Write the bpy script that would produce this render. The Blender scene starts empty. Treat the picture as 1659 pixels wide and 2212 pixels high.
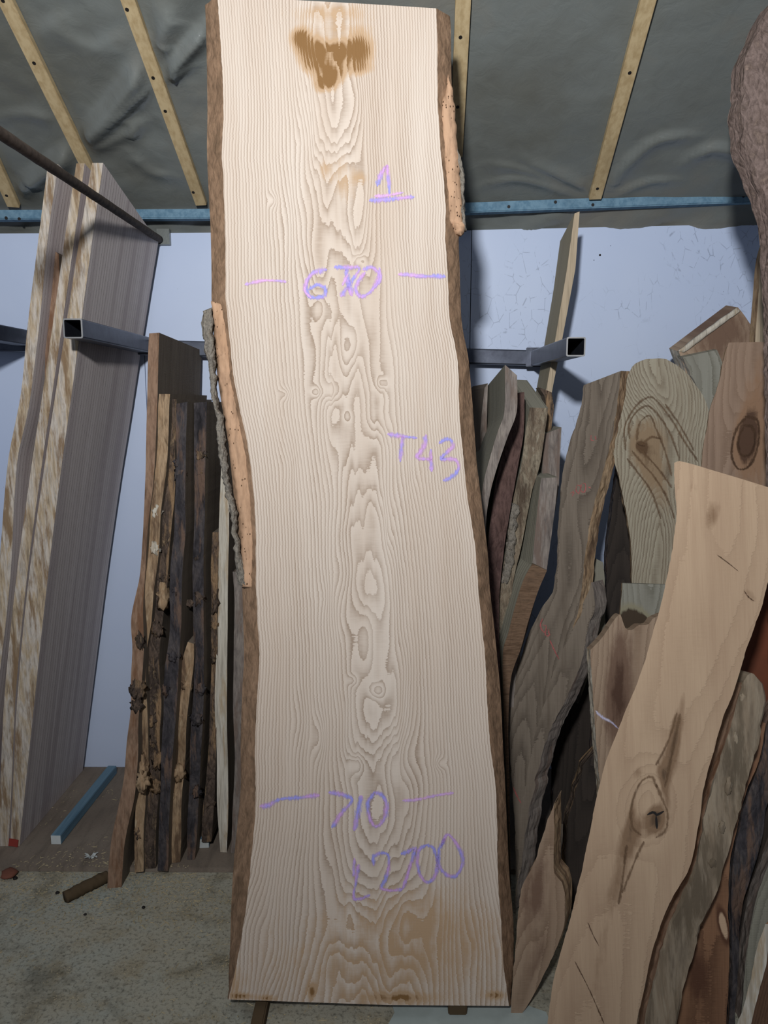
import bpy, bmesh, math, random
import numpy as np
from mathutils import Vector, noise, Matrix
random.seed(7)

# ------------------------------------------------------------------ camera, light, exposure
F = 1600.0; CX, CY = 829.5, 1106.0
YAW, PITCH = math.radians(0.5), math.radians(8.4)
CAM = Vector((0, 0, 1.63))
fw = Vector((-math.sin(YAW)*math.cos(PITCH), math.cos(YAW)*math.cos(PITCH), -math.sin(PITCH)))
rt = Vector((math.cos(YAW), math.sin(YAW), 0))
up = rt.cross(fw)
scn = bpy.context.scene
COL = scn.collection
cd = bpy.data.cameras.new('camera'); cam = bpy.data.objects.new('camera', cd); COL.objects.link(cam)
cd.sensor_fit = 'VERTICAL'; cd.sensor_height = 36.0; cd.lens = F/2212*36.0
cam.matrix_world = Matrix((( rt.x, up.x, -fw.x, CAM.x), (rt.y, up.y, -fw.y, CAM.y), (rt.z, up.z, -fw.z, CAM.z), (0,0,0,1)))
scn.camera = cam
w = bpy.data.worlds.new('World'); scn.world = w; w.use_nodes = True
w.node_tree.nodes['Background'].inputs[0].default_value = (0.62, 0.74, 1.0, 1)
w.node_tree.nodes['Background'].inputs[1].default_value = 0.17
def area(name, loc, target, size, power, col, spread=180):
    l = bpy.data.lights.new(name, 'AREA'); l.energy = power; l.color = col; l.shape = 'DISK'; l.size = size
    l.spread = math.radians(spread)
    o = bpy.data.objects.new(name, l); COL.objects.link(o); o.location = loc
    o.rotation_euler = (Vector(target)-Vector(loc)).to_track_quat('-Z', 'Y').to_euler()
    return o
area('work_lamp', (-0.28, -0.5, 2.42), (0.0, 2.2, 3.3), 0.16, 84, (0.95, 0.97, 1.0), 160)
scn.view_settings.view_transform = 'Standard'; scn.view_settings.look = 'None'
scn.view_settings.gamma = 1.0; scn.view_settings.exposure = 0.0
scn.view_settings.use_curve_mapping = False

# ------------------------------------------------------------------ geometry helpers
def ray(px, py): return fw + rt*((px-CX)/F) - up*((py-CY)/F)
def foot_Y(px, py, z):                       # where the ray meets height z
    d = ray(px, py); t = (z-CAM.z)/d.z; return (CAM + d*t).y
class Plane:                                 # Y = Y0 + k z + m X
    def __init__(s, Y0, k=0.0, m=0.0): s.Y0, s.k, s.m = Y0, k, m
    def hit(s, px, py):
        d = ray(px, py); den = d.y - s.k*d.z - s.m*d.x
        t = (s.Y0 + s.k*CAM.z + s.m*CAM.x - CAM.y)/den
        return CAM + d*t
    def normal(s): return Vector((-s.m, 1, -s.k)).normalized()    # away from the camera
    def axes(s):
        n = s.normal(); a = Vector((1, s.m, 0)).normalized(); b = a.cross(n)
        if b.z < 0: b = -b
        return a, b
    def shift(s, d):
        n = s.normal(); return Plane(s.Y0 + d*math.sqrt(1+s.k**2+s.m**2), s.k, s.m)
def at(px, py, Y): return Plane(Y).hit(px, py)

def link(o): COL.objects.link(o); return o
def tag(o, label=None, cat=None, group=None, kind=None):
    if label: o['label'] = label
    if cat: o['category'] = cat
    if group: o['group'] = group
    if kind: o['kind'] = kind
    return o
def empty(name, loc, label=None, cat=None, group=None):
    o = bpy.data.objects.new(name, None); o.location = loc; o.empty_display_size = 0.1
    return tag(link(o), label, cat, group)
def mesh(name, verts, faces, mats, parent=None, smooth=False, uv=None, attrs=None, fmat=None):
    me = bpy.data.meshes.new(name)
    me.from_pydata([tuple(v) for v in verts], [], faces); 
    for m in (mats if isinstance(mats, (list, tuple)) else [mats]): me.materials.append(m)
    if fmat is not None: me.polygons.foreach_set('material_index', fmat)
    if smooth: me.polygons.foreach_set('use_smooth', [True]*len(me.polygons))
    if uv is not None:
        l = me.uv_layers.new(name='UVMap'); idx = np.zeros(len(me.loops), dtype=np.int32)
        me.loops.foreach_get('vertex_index', idx); l.data.foreach_set('uv', np.asarray(uv, dtype=np.float32)[idx].ravel())
    if attrs:
        for k, a in attrs.items():
            at_ = me.attributes.new(k, 'FLOAT', 'POINT'); at_.data.foreach_set('value', np.asarray(a, dtype=np.float32))
    me.update()
    o = link(bpy.data.objects.new(name, me))
    if parent:
        o.parent = parent; o.matrix_parent_inverse = Matrix.Translation(-Vector(parent.location))
    return o
def fixn(o):
    bm = bmesh.new(); bm.from_mesh(o.data); bmesh.ops.recalc_face_normals(bm, faces=bm.faces); bm.to_mesh(o.data); bm.free(); return o

def catmull(pts, n, smooth=True):
    P = [np.array(p, float) for p in pts]
    L = [0.0]
    for a, b in zip(P, P[1:]): L.append(L[-1]+np.linalg.norm(b-a))
    out = []
    for i in range(n):
        s = L[-1]*i/(n-1); j = 0
        while j < len(P)-2 and s > L[j+1]: j += 1
        t = (s-L[j])/max(1e-9, L[j+1]-L[j])
        if smooth and len(P) > 2:
            m0 = (P[j+1]-P[j-1])/max(1e-9, L[j+1]-L[j-1]) if j > 0 else (P[j+1]-P[j])/max(1e-9, L[j+1]-L[j])
            m1 = (P[j+2]-P[j])/max(1e-9, L[j+2]-L[j]) if j < len(P)-2 else (P[j+1]-P[j])/max(1e-9, L[j+1]-L[j])
            h = L[j+1]-L[j]; t2, t3 = t*t, t*t*t
            out.append((2*t3-3*t2+1)*P[j]+(t3-2*t2+t)*h*m0+(-2*t3+3*t2)*P[j+1]+(t3-t2)*h*m1)
        else: out.append(P[j]*(1-t)+P[j+1]*t)
    return np.array(out)
def box_mesh(name, c, size, mat, parent=None, rot=None, bev=0.0):
    bm = bmesh.new(); bmesh.ops.create_cube(bm, size=1)
    bmesh.ops.scale(bm, vec=size, verts=bm.verts)
    if bev: bmesh.ops.bevel(bm, geom=bm.edges[:], offset=bev, segments=2, affect='EDGES')
    if rot is not None: bmesh.ops.rotate(bm, cent=(0,0,0), matrix=rot, verts=bm.verts)
    bmesh.ops.translate(bm, vec=c, verts=bm.verts)
    me = bpy.data.meshes.new(name); bm.to_mesh(me); bm.free(); me.materials.append(mat)
    o = link(bpy.data.objects.new(name, me))
    if parent: o.parent = parent; o.matrix_parent_inverse = Matrix.Translation(-Vector(parent.location))
    return o
def frame(p0, p1, upv=(0,0,1)):
    d = (Vector(p1)-Vector(p0)); L = d.length; d.normalize()
    s = Vector(upv).cross(d)
    if s.length < 1e-4: s = Vector((1,0,0)).cross(d)
    s.normalize(); u = d.cross(s)
    return d, s, u, L
def bar(name, p0, p1, wd, ht, mat, parent=None, bev=0.002, upv=(0,0,1)):     # solid bar between two points
    d, s, u, L = frame(p0, p1, upv)
    rot = Matrix((( s.x, d.x, u.x), (s.y, d.y, u.y), (s.z, d.z, u.z)))
    o = box_mesh(name, (Vector(p0)+Vector(p1))/2, (wd, L, ht), mat, parent, rot, bev)
    return o
def tube(name, p0, p1, sz, th, mat, parent=None, upv=(0,0,1)):               # hollow square tube with rounded corners
    d, s, u, L = frame(p0, p1, upv); vs = []; fs = []
    def ring(h, r):
        out = []
        for cx, cz, a0 in ((1,1,0),(-1,1,90),(-1,-1,180),(1,-1,270)):
            for k in range(4):
                a = math.radians(a0+30*k); out.append(((h-r)*cx+r*math.cos(a), (h-r)*cz+r*math.sin(a)))
        return out
    o_, i_ = ring(sz/2, sz*.09), ring(sz/2-th, sz*.05); n = 16
    for base in (Vector(p0), Vector(p1)):
        for rg in (o_, i_):
            for a, b in rg: vs.append(base + s*a + u*b)
    for k in range(n):
        j = (k+1) % n
        fs += [(k, j, 2*n+j, 2*n+k), (n+k, 3*n+k, 3*n+j, n+j), (k, n+k, n+j, j), (2*n+k, 2*n+j, 3*n+j, 3*n+k)]
    return fixn(mesh(name, vs, fs, mat, parent))
def cyl(name, p0, p1, r, mat, parent=None, n=12, wob=0.0, rings=2, seed=0):
    d, s, u, L = frame(p0, p1); vs = []; fs = []
    for i in range(rings):
        c = Vector(p0)+d*(L*i/(rings-1))
        for k in range(n):
            a = 2*math.pi*k/n; rr = r*(1+wob*noise.noise(Vector((math.cos(a)*1.5+seed, math.sin(a)*1.5, i*.6))))
            vs.append(c+s*(rr*math.cos(a))+u*(rr*math.sin(a)))
    for i in range(rings-1):
        for k in range(n):
            j = (k+1) % n; fs.append((i*n+k, i*n+j, (i+1)*n+j, (i+1)*n+k))
    fs += [tuple(range(n))[::-1], tuple((rings-1)*n+k for k in range(n))]
    return fixn(mesh(name, vs, fs, mat, parent, smooth=n > 8 and rings > 3))

# ------------------------------------------------------------------ node helper
class NT:
    def __init__(s, name):
        s.m = bpy.data.materials.new(name); s.m.use_nodes = True; s.t = s.m.node_tree
        s.b = s.t.nodes['Principled BSDF']; s.out = s.t.nodes['Material Output']
    def n(s, typ, **kw):
        nd = s.t.nodes.new(typ)
        for k, v in kw.items():
            if k.startswith('_'): nd.inputs[int(k[1:])].default_value = v if not hasattr(v, 'links') else 0
            else: setattr(nd, k, v)
        return nd
    def put(s, sock, v):
        if hasattr(v, 'is_output'): s.t.links.new(v, sock)
        else: sock.default_value = v
    def mth(s, op, a, b=0.0, c=None, clamp=False):
        nd = s.n('ShaderNodeMath', operation=op, use_clamp=clamp); s.put(nd.inputs[0], a); s.put(nd.inputs[1], b)
        if c is not None: s.put(nd.inputs[2], c)
        return nd.outputs[0]
    def vm(s, op, a, b):
        nd = s.n('ShaderNodeVectorMath', operation=op); s.put(nd.inputs[0], a); s.put(nd.inputs[1], b); return nd.outputs[0]
    def noise(s, v, scale, detail=3.0, rough=0.55, dist=0.0):
        nd = s.n('ShaderNodeTexNoise'); s.put(nd.inputs['Vector'], v); nd.inputs['Scale'].default_value = scale
        nd.inputs['Detail'].default_value = detail; nd.inputs['Roughness'].default_value = rough; nd.inputs['Distortion'].default_value = dist
        return nd.outputs['Fac']
    def voro(s, v, scale, feat='F1'):
        nd = s.n('ShaderNodeTexVoronoi', feature=feat); s.put(nd.inputs['Vector'], v); nd.inputs['Scale'].default_value = scale
        return nd.outputs['Distance']
    def mr(s, v, a, b, c=0.0, d=1.0):
        nd = s.n('ShaderNodeMapRange'); nd.clamp = True; s.put(nd.inputs[0], v)
        for i, x in enumerate((a, b, c, d)): nd.inputs[i+1].default_value = x
        return nd.outputs[0]
    def mix(s, f, a, b, blend='MIX'):
        nd = s.n('ShaderNodeMix', data_type='RGBA', blend_type=blend)
        s.put(nd.inputs[0], f)
        for k, x in ((6, a), (7, b)):
            s.put(nd.inputs[k], x if hasattr(x, 'is_output') else (*x, 1))
        return nd.outputs[2]
    def ramp(s, f, stops):
        nd = s.n('ShaderNodeValToRGB'); s.put(nd.inputs[0], f); e = nd.color_ramp.elements
        while len(e) < len(stops): e.new(0.5)
        for el, (p, c) in zip(e, stops): el.position = p; el.color = (*c, 1)
        return nd.outputs[0]
    def uv(s, sx=1.0, sy=1.0, off=0.0):
        t = s.n('ShaderNodeUVMap'); t.uv_map = 'UVMap'; mp = s.n('ShaderNodeMapping')
        s.t.links.new(t.outputs[0], mp.inputs[0]); mp.inputs['Scale'].default_value = (sx, sy, 1); mp.inputs['Location'].default_value = (off, off*1.7, off)
        return mp.outputs[0]
    def obj(s, sc=(1,1,1)):
        t = s.n('ShaderNodeTexCoord'); mp = s.n('ShaderNodeMapping'); s.t.links.new(t.outputs['Object'], mp.inputs[0])
        mp.inputs['Scale'].default_value = sc; return mp.outputs[0]
    def attr(s, name):
        a = s.n('ShaderNodeAttribute', attribute_name=name); return a.outputs['Fac']
    def fin(s, col, rough=0.75, bump=None, bs=0.3, bd=0.002, spec=0.3):
        s.put(s.b.inputs['Base Color'], col if hasattr(col, 'is_output') else (*col, 1))
        s.put(s.b.inputs['Roughness'], rough); s.b.inputs['Specular IOR Level'].default_value = spec
        if bump is not None:
            b = s.n('ShaderNodeBump'); s.put(b.inputs['Height'], bump); b.inputs['Strength'].default_value = bs; b.inputs['Distance'].default_value = bd
            s.t.links.new(b.outputs[0], s.b.inputs['Normal'])
        return s.m
def srgb(r, g, b):
    f = lambda c: (c/255/12.92) if c <= 10 else ((c/255+0.055)/1.055)**2.4
    return (f(r), f(g), f(b))

# sawn board face: growth rings follow the 'ring' attribute (m), darker heart follows 'tone'
def sawn(name, light, dark, line, spacing=0.008, warp=0.004, seed=0.0, streak=0.6, heart=None, linew=0.35, stain=None, sawmark=0.4, stripe=None, phs=.06):
    t = NT(name)
    R = t.attr('ring'); T = t.attr('tone')
    w1 = t.noise(t.uv(14, 2.0, seed), 1.0, 3, .6); w2 = t.noise(t.uv(120, 14, seed+3), 1.0, 2, .6)
    r = t.mth('ADD', R, t.mth('MULTIPLY', t.mth('SUBTRACT', w1, .5), warp*3.0))
    r = t.mth('ADD', r, t.mth('MULTIPLY', t.mth('SUBTRACT', w2, .5), warp*.6))
    r = t.mth('ADD', r, t.mth('MULTIPLY', t.mth('SUBTRACT', t.noise(t.uv(30, 190, seed+13), 1.0, 2, .6), .5), spacing*.42))
    ph = t.mth('FRACT', t.mth('DIVIDE', r, spacing))
    g = t.mth('POWER', t.mth('SUBTRACT', 1.0, ph), 2.2)
    edge = t.mth('MULTIPLY', t.mr(ph, 0.0, 0.05), g)
    amp = t.mr(t.noise(t.uv(25, 1.5, seed+9), 1.0, 2, .5), .3, .7, .5, 1.0)
    col = t.mix(t.mr(t.noise(t.uv(8, .7, seed+5), 1.0, 4, .6), .35, .7), light, tuple(a*.55+b*.45 for a, b in zip(light, dark)))
    col = t.mix(t.mth('MULTIPLY', t.mth('MULTIPLY', edge, amp), linew*1.6, clamp=True), col, line)
    fine = t.noise(t.uv(260, 9, seed+1), 1.0, 3, .65)
    col = t.mix(t.mr(fine, .45, .8, 0, streak*.7), col, dark)
    st = t.noise(t.uv(34, 1.1, seed+7), 1.0, 4, .6)
    col = t.mix(t.mr(st, .5, .72, 0, streak), col, dark)
    if stripe:
        s3 = t.noise(t.uv(20, .5, seed+17), 1.0, 2, .5)
        col = t.mix(t.mr(s3, .5, .62, 0, .8), col, stripe)
    if heart:
        hn = t.mth('ADD', T, t.mth('MULTIPLY', t.mth('SUBTRACT', t.mth('ADD', t.mth('MULTIPLY', t.noise(t.uv(70, 6, seed+11), 1.0, 4, .65), .5), t.mth('MULTIPLY', t.noise(t.uv(34, 18, seed+12), 1.0, 4, .65), .5)), .5), .9))
        hn = t.mth('ADD', hn, t.mth('MULTIPLY', t.mth('MULTIPLY', T, t.mth('SUBTRACT', ph, .5)), -phs))
        col = t.mix(t.mr(hn, .3, .62), col, heart)
        if stain: col = t.mix(t.mr(hn, .8, 1.02), col, stain)
    sm = t.n('ShaderNodeTexWave', wave_type='BANDS', bands_direction='Y'); t.put(sm.inputs['Vector'], t.uv(6, 60, seed)); sm.inputs['Scale'].default_value = 1.2; sm.inputs['Distortion'].default_value = 3
    h = t.mth('ADD', t.mth('MULTIPLY', edge, -.7), t.mth('ADD', t.mth('MULTIPLY', fine, .5), t.mth('MULTIPLY', sm.outputs['Fac'], sawmark*.3)))
    return t.fin(col, .82, h, .45, .0015, .2)

def bark(name, cols, seed=0.0, sx=30, sy=9, holes=None, bd=.006, bs=.7, vs=40, alt=None):
    t = NT(name)
    a = t.noise(t.uv(sx, sy, seed), 1.0, 6, .68, .6); b = t.noise(t.uv(sx*4, sy*3, seed+4), 1.0, 4, .6)
    n = len(cols); col = t.ramp(t.mr(a, .3, .7), [(i/(n-1), c) for i, c in enumerate(cols)])
    col = t.mix(t.mr(b, .45, .75, 0, .6), col, tuple(c*.35 for c in cols[0]))
    if alt: col = t.mix(t.mr(t.noise(t.uv(24, 3.6, seed+30), 1.0, 5, .68), .5, .6, 0, .9), col, alt)
    v = t.voro(t.uv(vs, vs*.45, seed), 1.0, 'DISTANCE_TO_EDGE')
    h = t.mth('ADD', t.mth('MULTIPLY', a, 1.0), t.mth('MULTIPLY', t.mr(v, 0, .15), .25))
    h = t.mth('ADD', h, t.mth('MULTIPLY', b, .35))
    if holes:
        hv = t.voro(t.uv(130, 70, seed+8), 1.0); hm = t.mth('MULTIPLY', t.mr(hv, .13, .2, 1, 0), t.mr(t.noise(t.uv(30, 12, seed+2), 1.0), .42, .5))
        col = t.mix(hm, col, holes)
        h = t.mth('SUBTRACT', h, hm)
    return t.fin(col, .9, h, bs, bd, .15)

# ------------------------------------------------------------------ board builder
def board(name, label, L, R, pl, t=0.045, mat=None, emat=None, top=None, bot=None, zb=None, splay=(0, 0), bulge=0.0, jit=0.0012,
          rough=0.002, ext=None, ext_top=None, knots=(), tones=(), sap=None, pith=0.5, pd=0.05, ringf=None, group=None, cat='board',
          backL=None, backR=None, n=None, m=None, smooth=True, relief=0.0, seed=1.0, endmat=None, sidemat=None, edges=True, K=5):
    """front outline (pixels, top to bottom) cast onto plane pl; thickness t behind it or along ext"""
    A, B = pl.axes(); nrm = pl.normal(); O = Vector((0, pl.Y0, 0))
    def to2(p): d = p-O; return np.array((d.dot(A), d.dot(B)))
    def curve(pts, plane):
        q = [plane.hit(*p) for p in pts]
        if zb is not None:                       # run on (or clip) to the height the board stands at
            while len(q) > 2 and q[-1].z < zb+.001 and q[-2].z < zb+.02: q.pop()
            d = q[-1]-q[-2]
            if abs(d.z) > 1e-6 and (q[-1].z > zb or q[-1].z < zb):
                k = (zb-q[-1].z)/d.z
                if k > -1: q[-1:] = [q[-1], q[-1]+d*k] if k > .3 else [q[-1]+d*k]
        return q
    Lw, Rw = curve(L, pl), curve(R, pl)
    length = (Lw[0]-Lw[-1]).length
    n = n or int(min(170, max(10, length/0.014)))
    Lc, Rc = catmull([to2(p) for p in Lw], n, smooth), catmull([to2(p) for p in Rw], n, smooth)
    width = float(np.mean(np.linalg.norm(Rc-Lc, axis=1)))
    m = m or int(min(40, max(3, width/0.022)))
    xj = jit if ext is None or abs(ext[0]) > abs(ext[1]) or sidemat is None else jit*.12
    for i in range(n):
        y = Lc[i][1]
        Lc[i][0] += xj*2*(noise.noise(Vector((y*22, seed*3.1, 0)))+.6*noise.noise(Vector((y*75, seed*3.1, 4))))
        Rc[i][0] += xj*2*(noise.noise(Vector((y*22, seed*7.7, 9)))+.6*noise.noise(Vector((y*75, seed*7.1, 14))))
    S = np.linspace(0, 1, n)[:, None, None]; U = np.linspace(0, 1, m+1)[None, :, None]
    G = Lc[:, None, :]*(1-U)+Rc[:, None, :]*U
    if top: T_ = catmull([Lc[0]]+[to2(pl.hit(*p)) for p in top]+[Rc[0]], m+1, smooth=len(top) > 2); G = G+((T_-G[0])[None, :, :])*np.clip(1-S*4, 0, 1)**1.5
    if bot: B_ = catmull([Lc[-1]]+[to2(pl.hit(*p)) for p in bot]+[Rc[-1]], m+1, smooth=False); G = G+((B_-G[-1])[None, :, :])*np.clip(1-(1-S)*6, 0, 1)**1.5
    gx, gy = G[:, :, 0], G[:, :, 1]
    # growth-ring field
    xm = gx.mean(axis=1, keepdims=True); x0 = Lc[:, :1]*(1-pith)+Rc[:, :1]*pith
    if ringf is not None: ring = ringf(gx, gy, Lc, Rc)
    else: ring = np.sqrt((gx-x0)**2+(pd*(1+.5*np.sin(gy*3.1+seed)))**2)+.008*np.sin(gy*7+seed*5)
    tone = np.zeros_like(ring)
    def blob(px, py, sx, sy, rot=0.0):
        c = to2(pl.hit(px, py)); dep = (pl.hit(px, py)-CAM).dot(fw)/F; dx, dy = gx-c[0], gy-c[1]
        ca, sa = math.cos(math.radians(rot)), math.sin(math.radians(rot)); dx, dy = dx*ca-dy*sa, dx*sa+dy*ca
        return np.exp(-.5*((dx/(sx*dep))**2+(dy/(sy*dep))**2))
    for k in knots: ring = ring + k[4]*blob(*k[:4], *(k[5:6]))
    for k in tones: tone = tone + k[4]*blob(*k[:4], *(k[5:6]))
    if sap is not None:                          # pale sapwood along both edges
        dl = np.abs(gx-Lc[:, :1]); dr = np.abs(Rc[:, :1]-gx); tone = tone + np.clip(np.minimum(dl/sap[0], dr/sap[1]), 0, 1)
    # world positions
    zr = relief*np.array([[noise.noise(Vector((gx[i, j]*14, gy[i, j]*5, seed*9))) for j in range(m+1)] for i in range(n)]) if relief else np.zeros_like(gx)
    pos = lambda i, j, d: O+A*float(gx[i, j])+B*float(gy[i, j])+nrm*d
    base = O+A*float((gx[-1, 0]+gx[-1, -1])/2)+B*float(gy[-1].min())
    e1 = Vector(ext) if ext is not None else nrm*t; e0 = Vector(ext_top) if ext_top is not None else e1
    root = empty(name, base, label, cat, group); edgez = 0 if ext is None or sidemat is None else 1
    pos0 = lambda i, j: pos(i, j, 0)
    V = []; UVs = []; RG = []; TN = []
    for i in range(n):
        for j in range(m+1):
            V.append(pos(i, j, zr[i, j]*(edgez if j in (0, m) else 1))); UVs.append((gx[i, j]+seed*3, gy[i, j])); RG.append(ring[i, j]); TN.append(tone[i, j])
    nf = len(V)
    # back outline
    if backL: bp = pl.shift(t); BL = [bp.hit(*p) for p in backL]; BR = [bp.hit(*p) for p in backR]
    if backL:
        BLc = catmull([list(p) for p in BL], n, smooth); BRc = catmull([list(p) for p in BR], n, smooth)
    bl, br = [], []
    for i in range(n):
        s = i/(n-1); e = e0*(1-s)+e1*s
        if backL: a, b = Vector(BLc[i]), Vector(BRc[i])
        else:
            wob = .5+.5*noise.noise(Vector((gy[i, 0]*6, seed, 3)))
            a = pos0(i, 0)+e-A*(splay[0]*(.6+.8*wob)); b = pos0(i, m)+e+A*(splay[1]*(.6+.8*(1-wob)))
        bl.append(a); br.append(b)
    for i in range(n):
        for j in range(m+1):
            u = j/m; s = i/(n-1); e = e0*(1-s)+e1*s
            off = pos(i, j, 0)-(pos(i, 0, 0)*(1-u)+pos(i, m, 0)*u)
            V.append(bl[i]*(1-u)+br[i]*u+off); UVs.append((gx[i, j]+seed*3, gy[i, j])); RG.append(ring[i, j]); TN.append(tone[i, j])
    W = m+1; Fs = []; fm = []
    for i in range(n-1):
        for j in range(m):
            a = i*W+j; Fs.append((a, a+W, a+W+1, a+1)); fm.append(0)
            a += nf; Fs.append((a, a+1, a+W+1, a+W)); fm.append(0)
    for j in range(m):
        Fs.append((j, j+1, nf+j+1, nf+j)); fm.append(1)
        a = (n-1)*W+j; Fs.append((a, nf+a, nf+a+1, a+1)); fm.append(1)
    body = mesh('sawn_face', V, Fs, [mat, endmat or mat], root, uv=UVs, attrs={'ring': RG, 'tone': TN}, fmat=fm)
    # the two long sides, each a part of its own
    for side, (j, bk, sg) in enumerate(((0, bl, -1), (m, br, 1))):
        VV = []; UU = []; FF = []; K_ = K if ext is None else max(K, 6)
        for i in range(n):
            f = V[i*W+j]
            for q in range(K_+1):
                u = q/K_; p = f.lerp(bk[i], u)
                env = math.sin(math.pi*u); y = float(gy[i, j])
                d = bulge*env + (rough*2.2*noise.fractal(Vector((y*30, u*t*45+side*9, seed*5)), 1.0, 2.0, 3) if 0 < q < K_ and not (ext is not None and sidemat is not None) else 0)
                dirv = A*sg if ext is None else (bk[i]-f).cross(B).normalized()*(sg if (bk[i]-f).cross(B).dot(A) > 0 else -sg)
                VV.append(p+dirv*d); UU.append(((bk[i]-f).length*u+side+seed, y))
        for i in range(n-1):
            for q in range(K_):
                a = i*(K_+1)+q; b = a+K_+1; FF.append((a, a+1, b+1, b) if side == 0 else (a, b, b+1, a+1))
        mm = (emat if side == 0 or sidemat is None else sidemat) or mat
        mesh('waney_edge' if emat is not None and mm is emat else 'sawn_side', VV, FF, mm, root, smooth=bulge > 0, uv=UU,
             attrs={'ring': [v[0]-side-seed for v in UU], 'tone': [0.0]*len(VV)})
    root['_w'] = width; del root['_w']
    return root

def strokes(name, paths, pl, width, mat, parent, label=None, off=0.0012, seed=0):
    """chalk lines: ribbons lying on the board face; UV x runs across the stroke"""
    vs = []; fs = []; uv = []; nrm = pl.normal()
    for k, pth in enumerate(paths):
        n = max(4, int(sum(math.dist(a, b) for a, b in zip(pth, pth[1:]))/5))
        c = catmull(pth, n, True)
        P = [pl.hit(*p)-nrm*off for p in c]
        for i, p in enumerate(P):
            d = (P[min(i+1, n-1)]-P[max(i-1, 0)]).normalized(); s = d.cross(nrm).normalized()
            w_ = width*(.75+.5*noise.noise(Vector((i*.15, k*3.7+seed, 0)))+.15)
            if i == 0 or i == n-1: w_ *= .4
            for sgn in (-1, 0, 1): vs.append(p+s*(w_/2*sgn)); uv.append((sgn*.5+.5, i*.012+k*.37))
        b = len(vs)-3*n
        for i in range(n-1):
            for q in (0, 1): a = b+i*3+q; fs.append((a, a+1, a+4, a+3))
    return tag(mesh(name, vs, fs, mat, parent, uv=uv), label)
def strip(name, L, R, pl, th, mat, parent, label=None, rough=.003, seed=0.0, n=None, m=5, jit=.002):
    """raised flake of bark or inner bark lying proud of plane pl"""
    A, B = pl.axes(); nrm = pl.normal(); n = n or 60
    Lc = catmull([list(pl.hit(*p)) for p in L], n); Rc = catmull([list(pl.hit(*p)) for p in R], n); vs = []; fs = []; uv = []
    for i in range(n):
        a, b = Vector(Lc[i]), Vector(Rc[i]); y = a.z
        a = a+A*(jit*2*noise.fractal(Vector((y*40, seed, 1)), 1, 2, 3)); b = b+A*(jit*2*noise.fractal(Vector((y*40, seed, 8)), 1, 2, 3))
        for j in range(m+1):
            u = j/m; p = a.lerp(b, u); e = math.sin(math.pi*u)**.5 if 0 < u < 1 else 0
            e *= min(1, 6*i/n, 6*(n-1-i)/n)**.5
            d = th*e + (rough*noise.fractal(Vector((y*45, u*4+seed, 2)), 1, 2, 4) if e > 0 else 0)
            vs.append(p-nrm*d); uv.append((p.x+seed, p.z))
        vs.append(b+nrm*.012); uv.append((b.x+seed+.01, y)); vs.append(a+nrm*.012); uv.append((a.x+seed-.01, y))
    W = m+3
    for i in range(n-1):
        for j in range(W): a = i*W+j; b = i*W+(j+1) % W; fs.append((a, a+W, b+W, b))
    fs.append(tuple(range(W))); fs.append(tuple((n-1)*W+j for j in range(W))[::-1])
    return tag(fixn(mesh(name, vs, fs, mat, parent, smooth=True, uv=uv)), label)
def lump(name, c, r, mat, parent, seed=0, sub=3, amp=.45, label=None, freq=2.2):
    bm = bmesh.new(); bmesh.ops.create_icosphere(bm, subdivisions=sub, radius=1.0)
    uvl = bm.loops.layers.uv.new('UVMap')
    for v in bm.verts:
        d = 1+amp*noise.fractal(v.co*freq+Vector((seed*3.3, 0, 0)), 1, 2, 3)
        v.co = Vector((v.co.x*r[0]*d, v.co.y*r[1]*d, v.co.z*r[2]*d))
    for f in bm.faces:
        f.smooth = True
        for l in f.loops: l[uvl].uv = (l.vert.co.x+seed, l.vert.co.z)
    bmesh.ops.translate(bm, vec=c, verts=bm.verts)
    me = bpy.data.meshes.new(name); bm.to_mesh(me); bm.free(); me.materials.append(mat)
    o = link(bpy.data.objects.new(name, me))
    if parent: o.parent = parent; o.matrix_parent_inverse = Matrix.Translation(-Vector(parent.location))
    return tag(o, label)

# ------------------------------------------------------------------ materials
def m_concrete():
    t = NT('concrete'); v = t.obj()
    a = t.noise(v, 1.6, 6, .62); b = t.noise(v, 9, 5, .7); c = t.noise(v, 90, 3, .7)
    col = t.ramp(t.mr(a, .35, .68), [(0, srgb(160,156,140)), (.5, srgb(174,168,150)), (1, srgb(166,170,160))])
    col = t.mix(t.mr(b, .5, .68, 0, .7), col, srgb(156,142,114))
    col = t.mix(t.mr(t.noise(t.obj(), 4.5, 6, .7, .6), .5, .66, 0, .6), col, srgb(96,90,74)); col = t.mix(t.mr(c, .5, .68, 0, .6), col, srgb(60,58,50))
    sp = t.voro(v, 110); col = t.mix(t.mth('MULTIPLY', t.mr(sp, .1, .22, 1, 0), t.mr(b, .48, .6)), col, srgb(196,180,146))
    return t.fin(col, .9, t.mth('ADD', t.mth('MULTIPLY', b, .9), t.mth('MULTIPLY', c, .5)), .4, .006, .15)
def m_plinth():
    t = NT('plinth_sheet'); v = t.obj((1, 1, 1))
    a = t.noise(v, 2.5, 5, .6); b = t.noise(t.obj((16, 3, 3)), 2.0, 4, .6); c = t.noise(v, 120, 3, .7)
    col = t.ramp(t.mr(a, .3, .7), [(0, srgb(112,102,92)), (.5, srgb(130,117,104)), (1, srgb(142,130,116))])
    col = t.mix(t.mr(b, .5, .75, 0, .5), col, srgb(84,76,68)); col = t.mix(t.mr(c, .56, .8, 0, .4), col, srgb(60,54,46))
    return t.fin(col, .85, c, .3, .003, .2)
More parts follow.
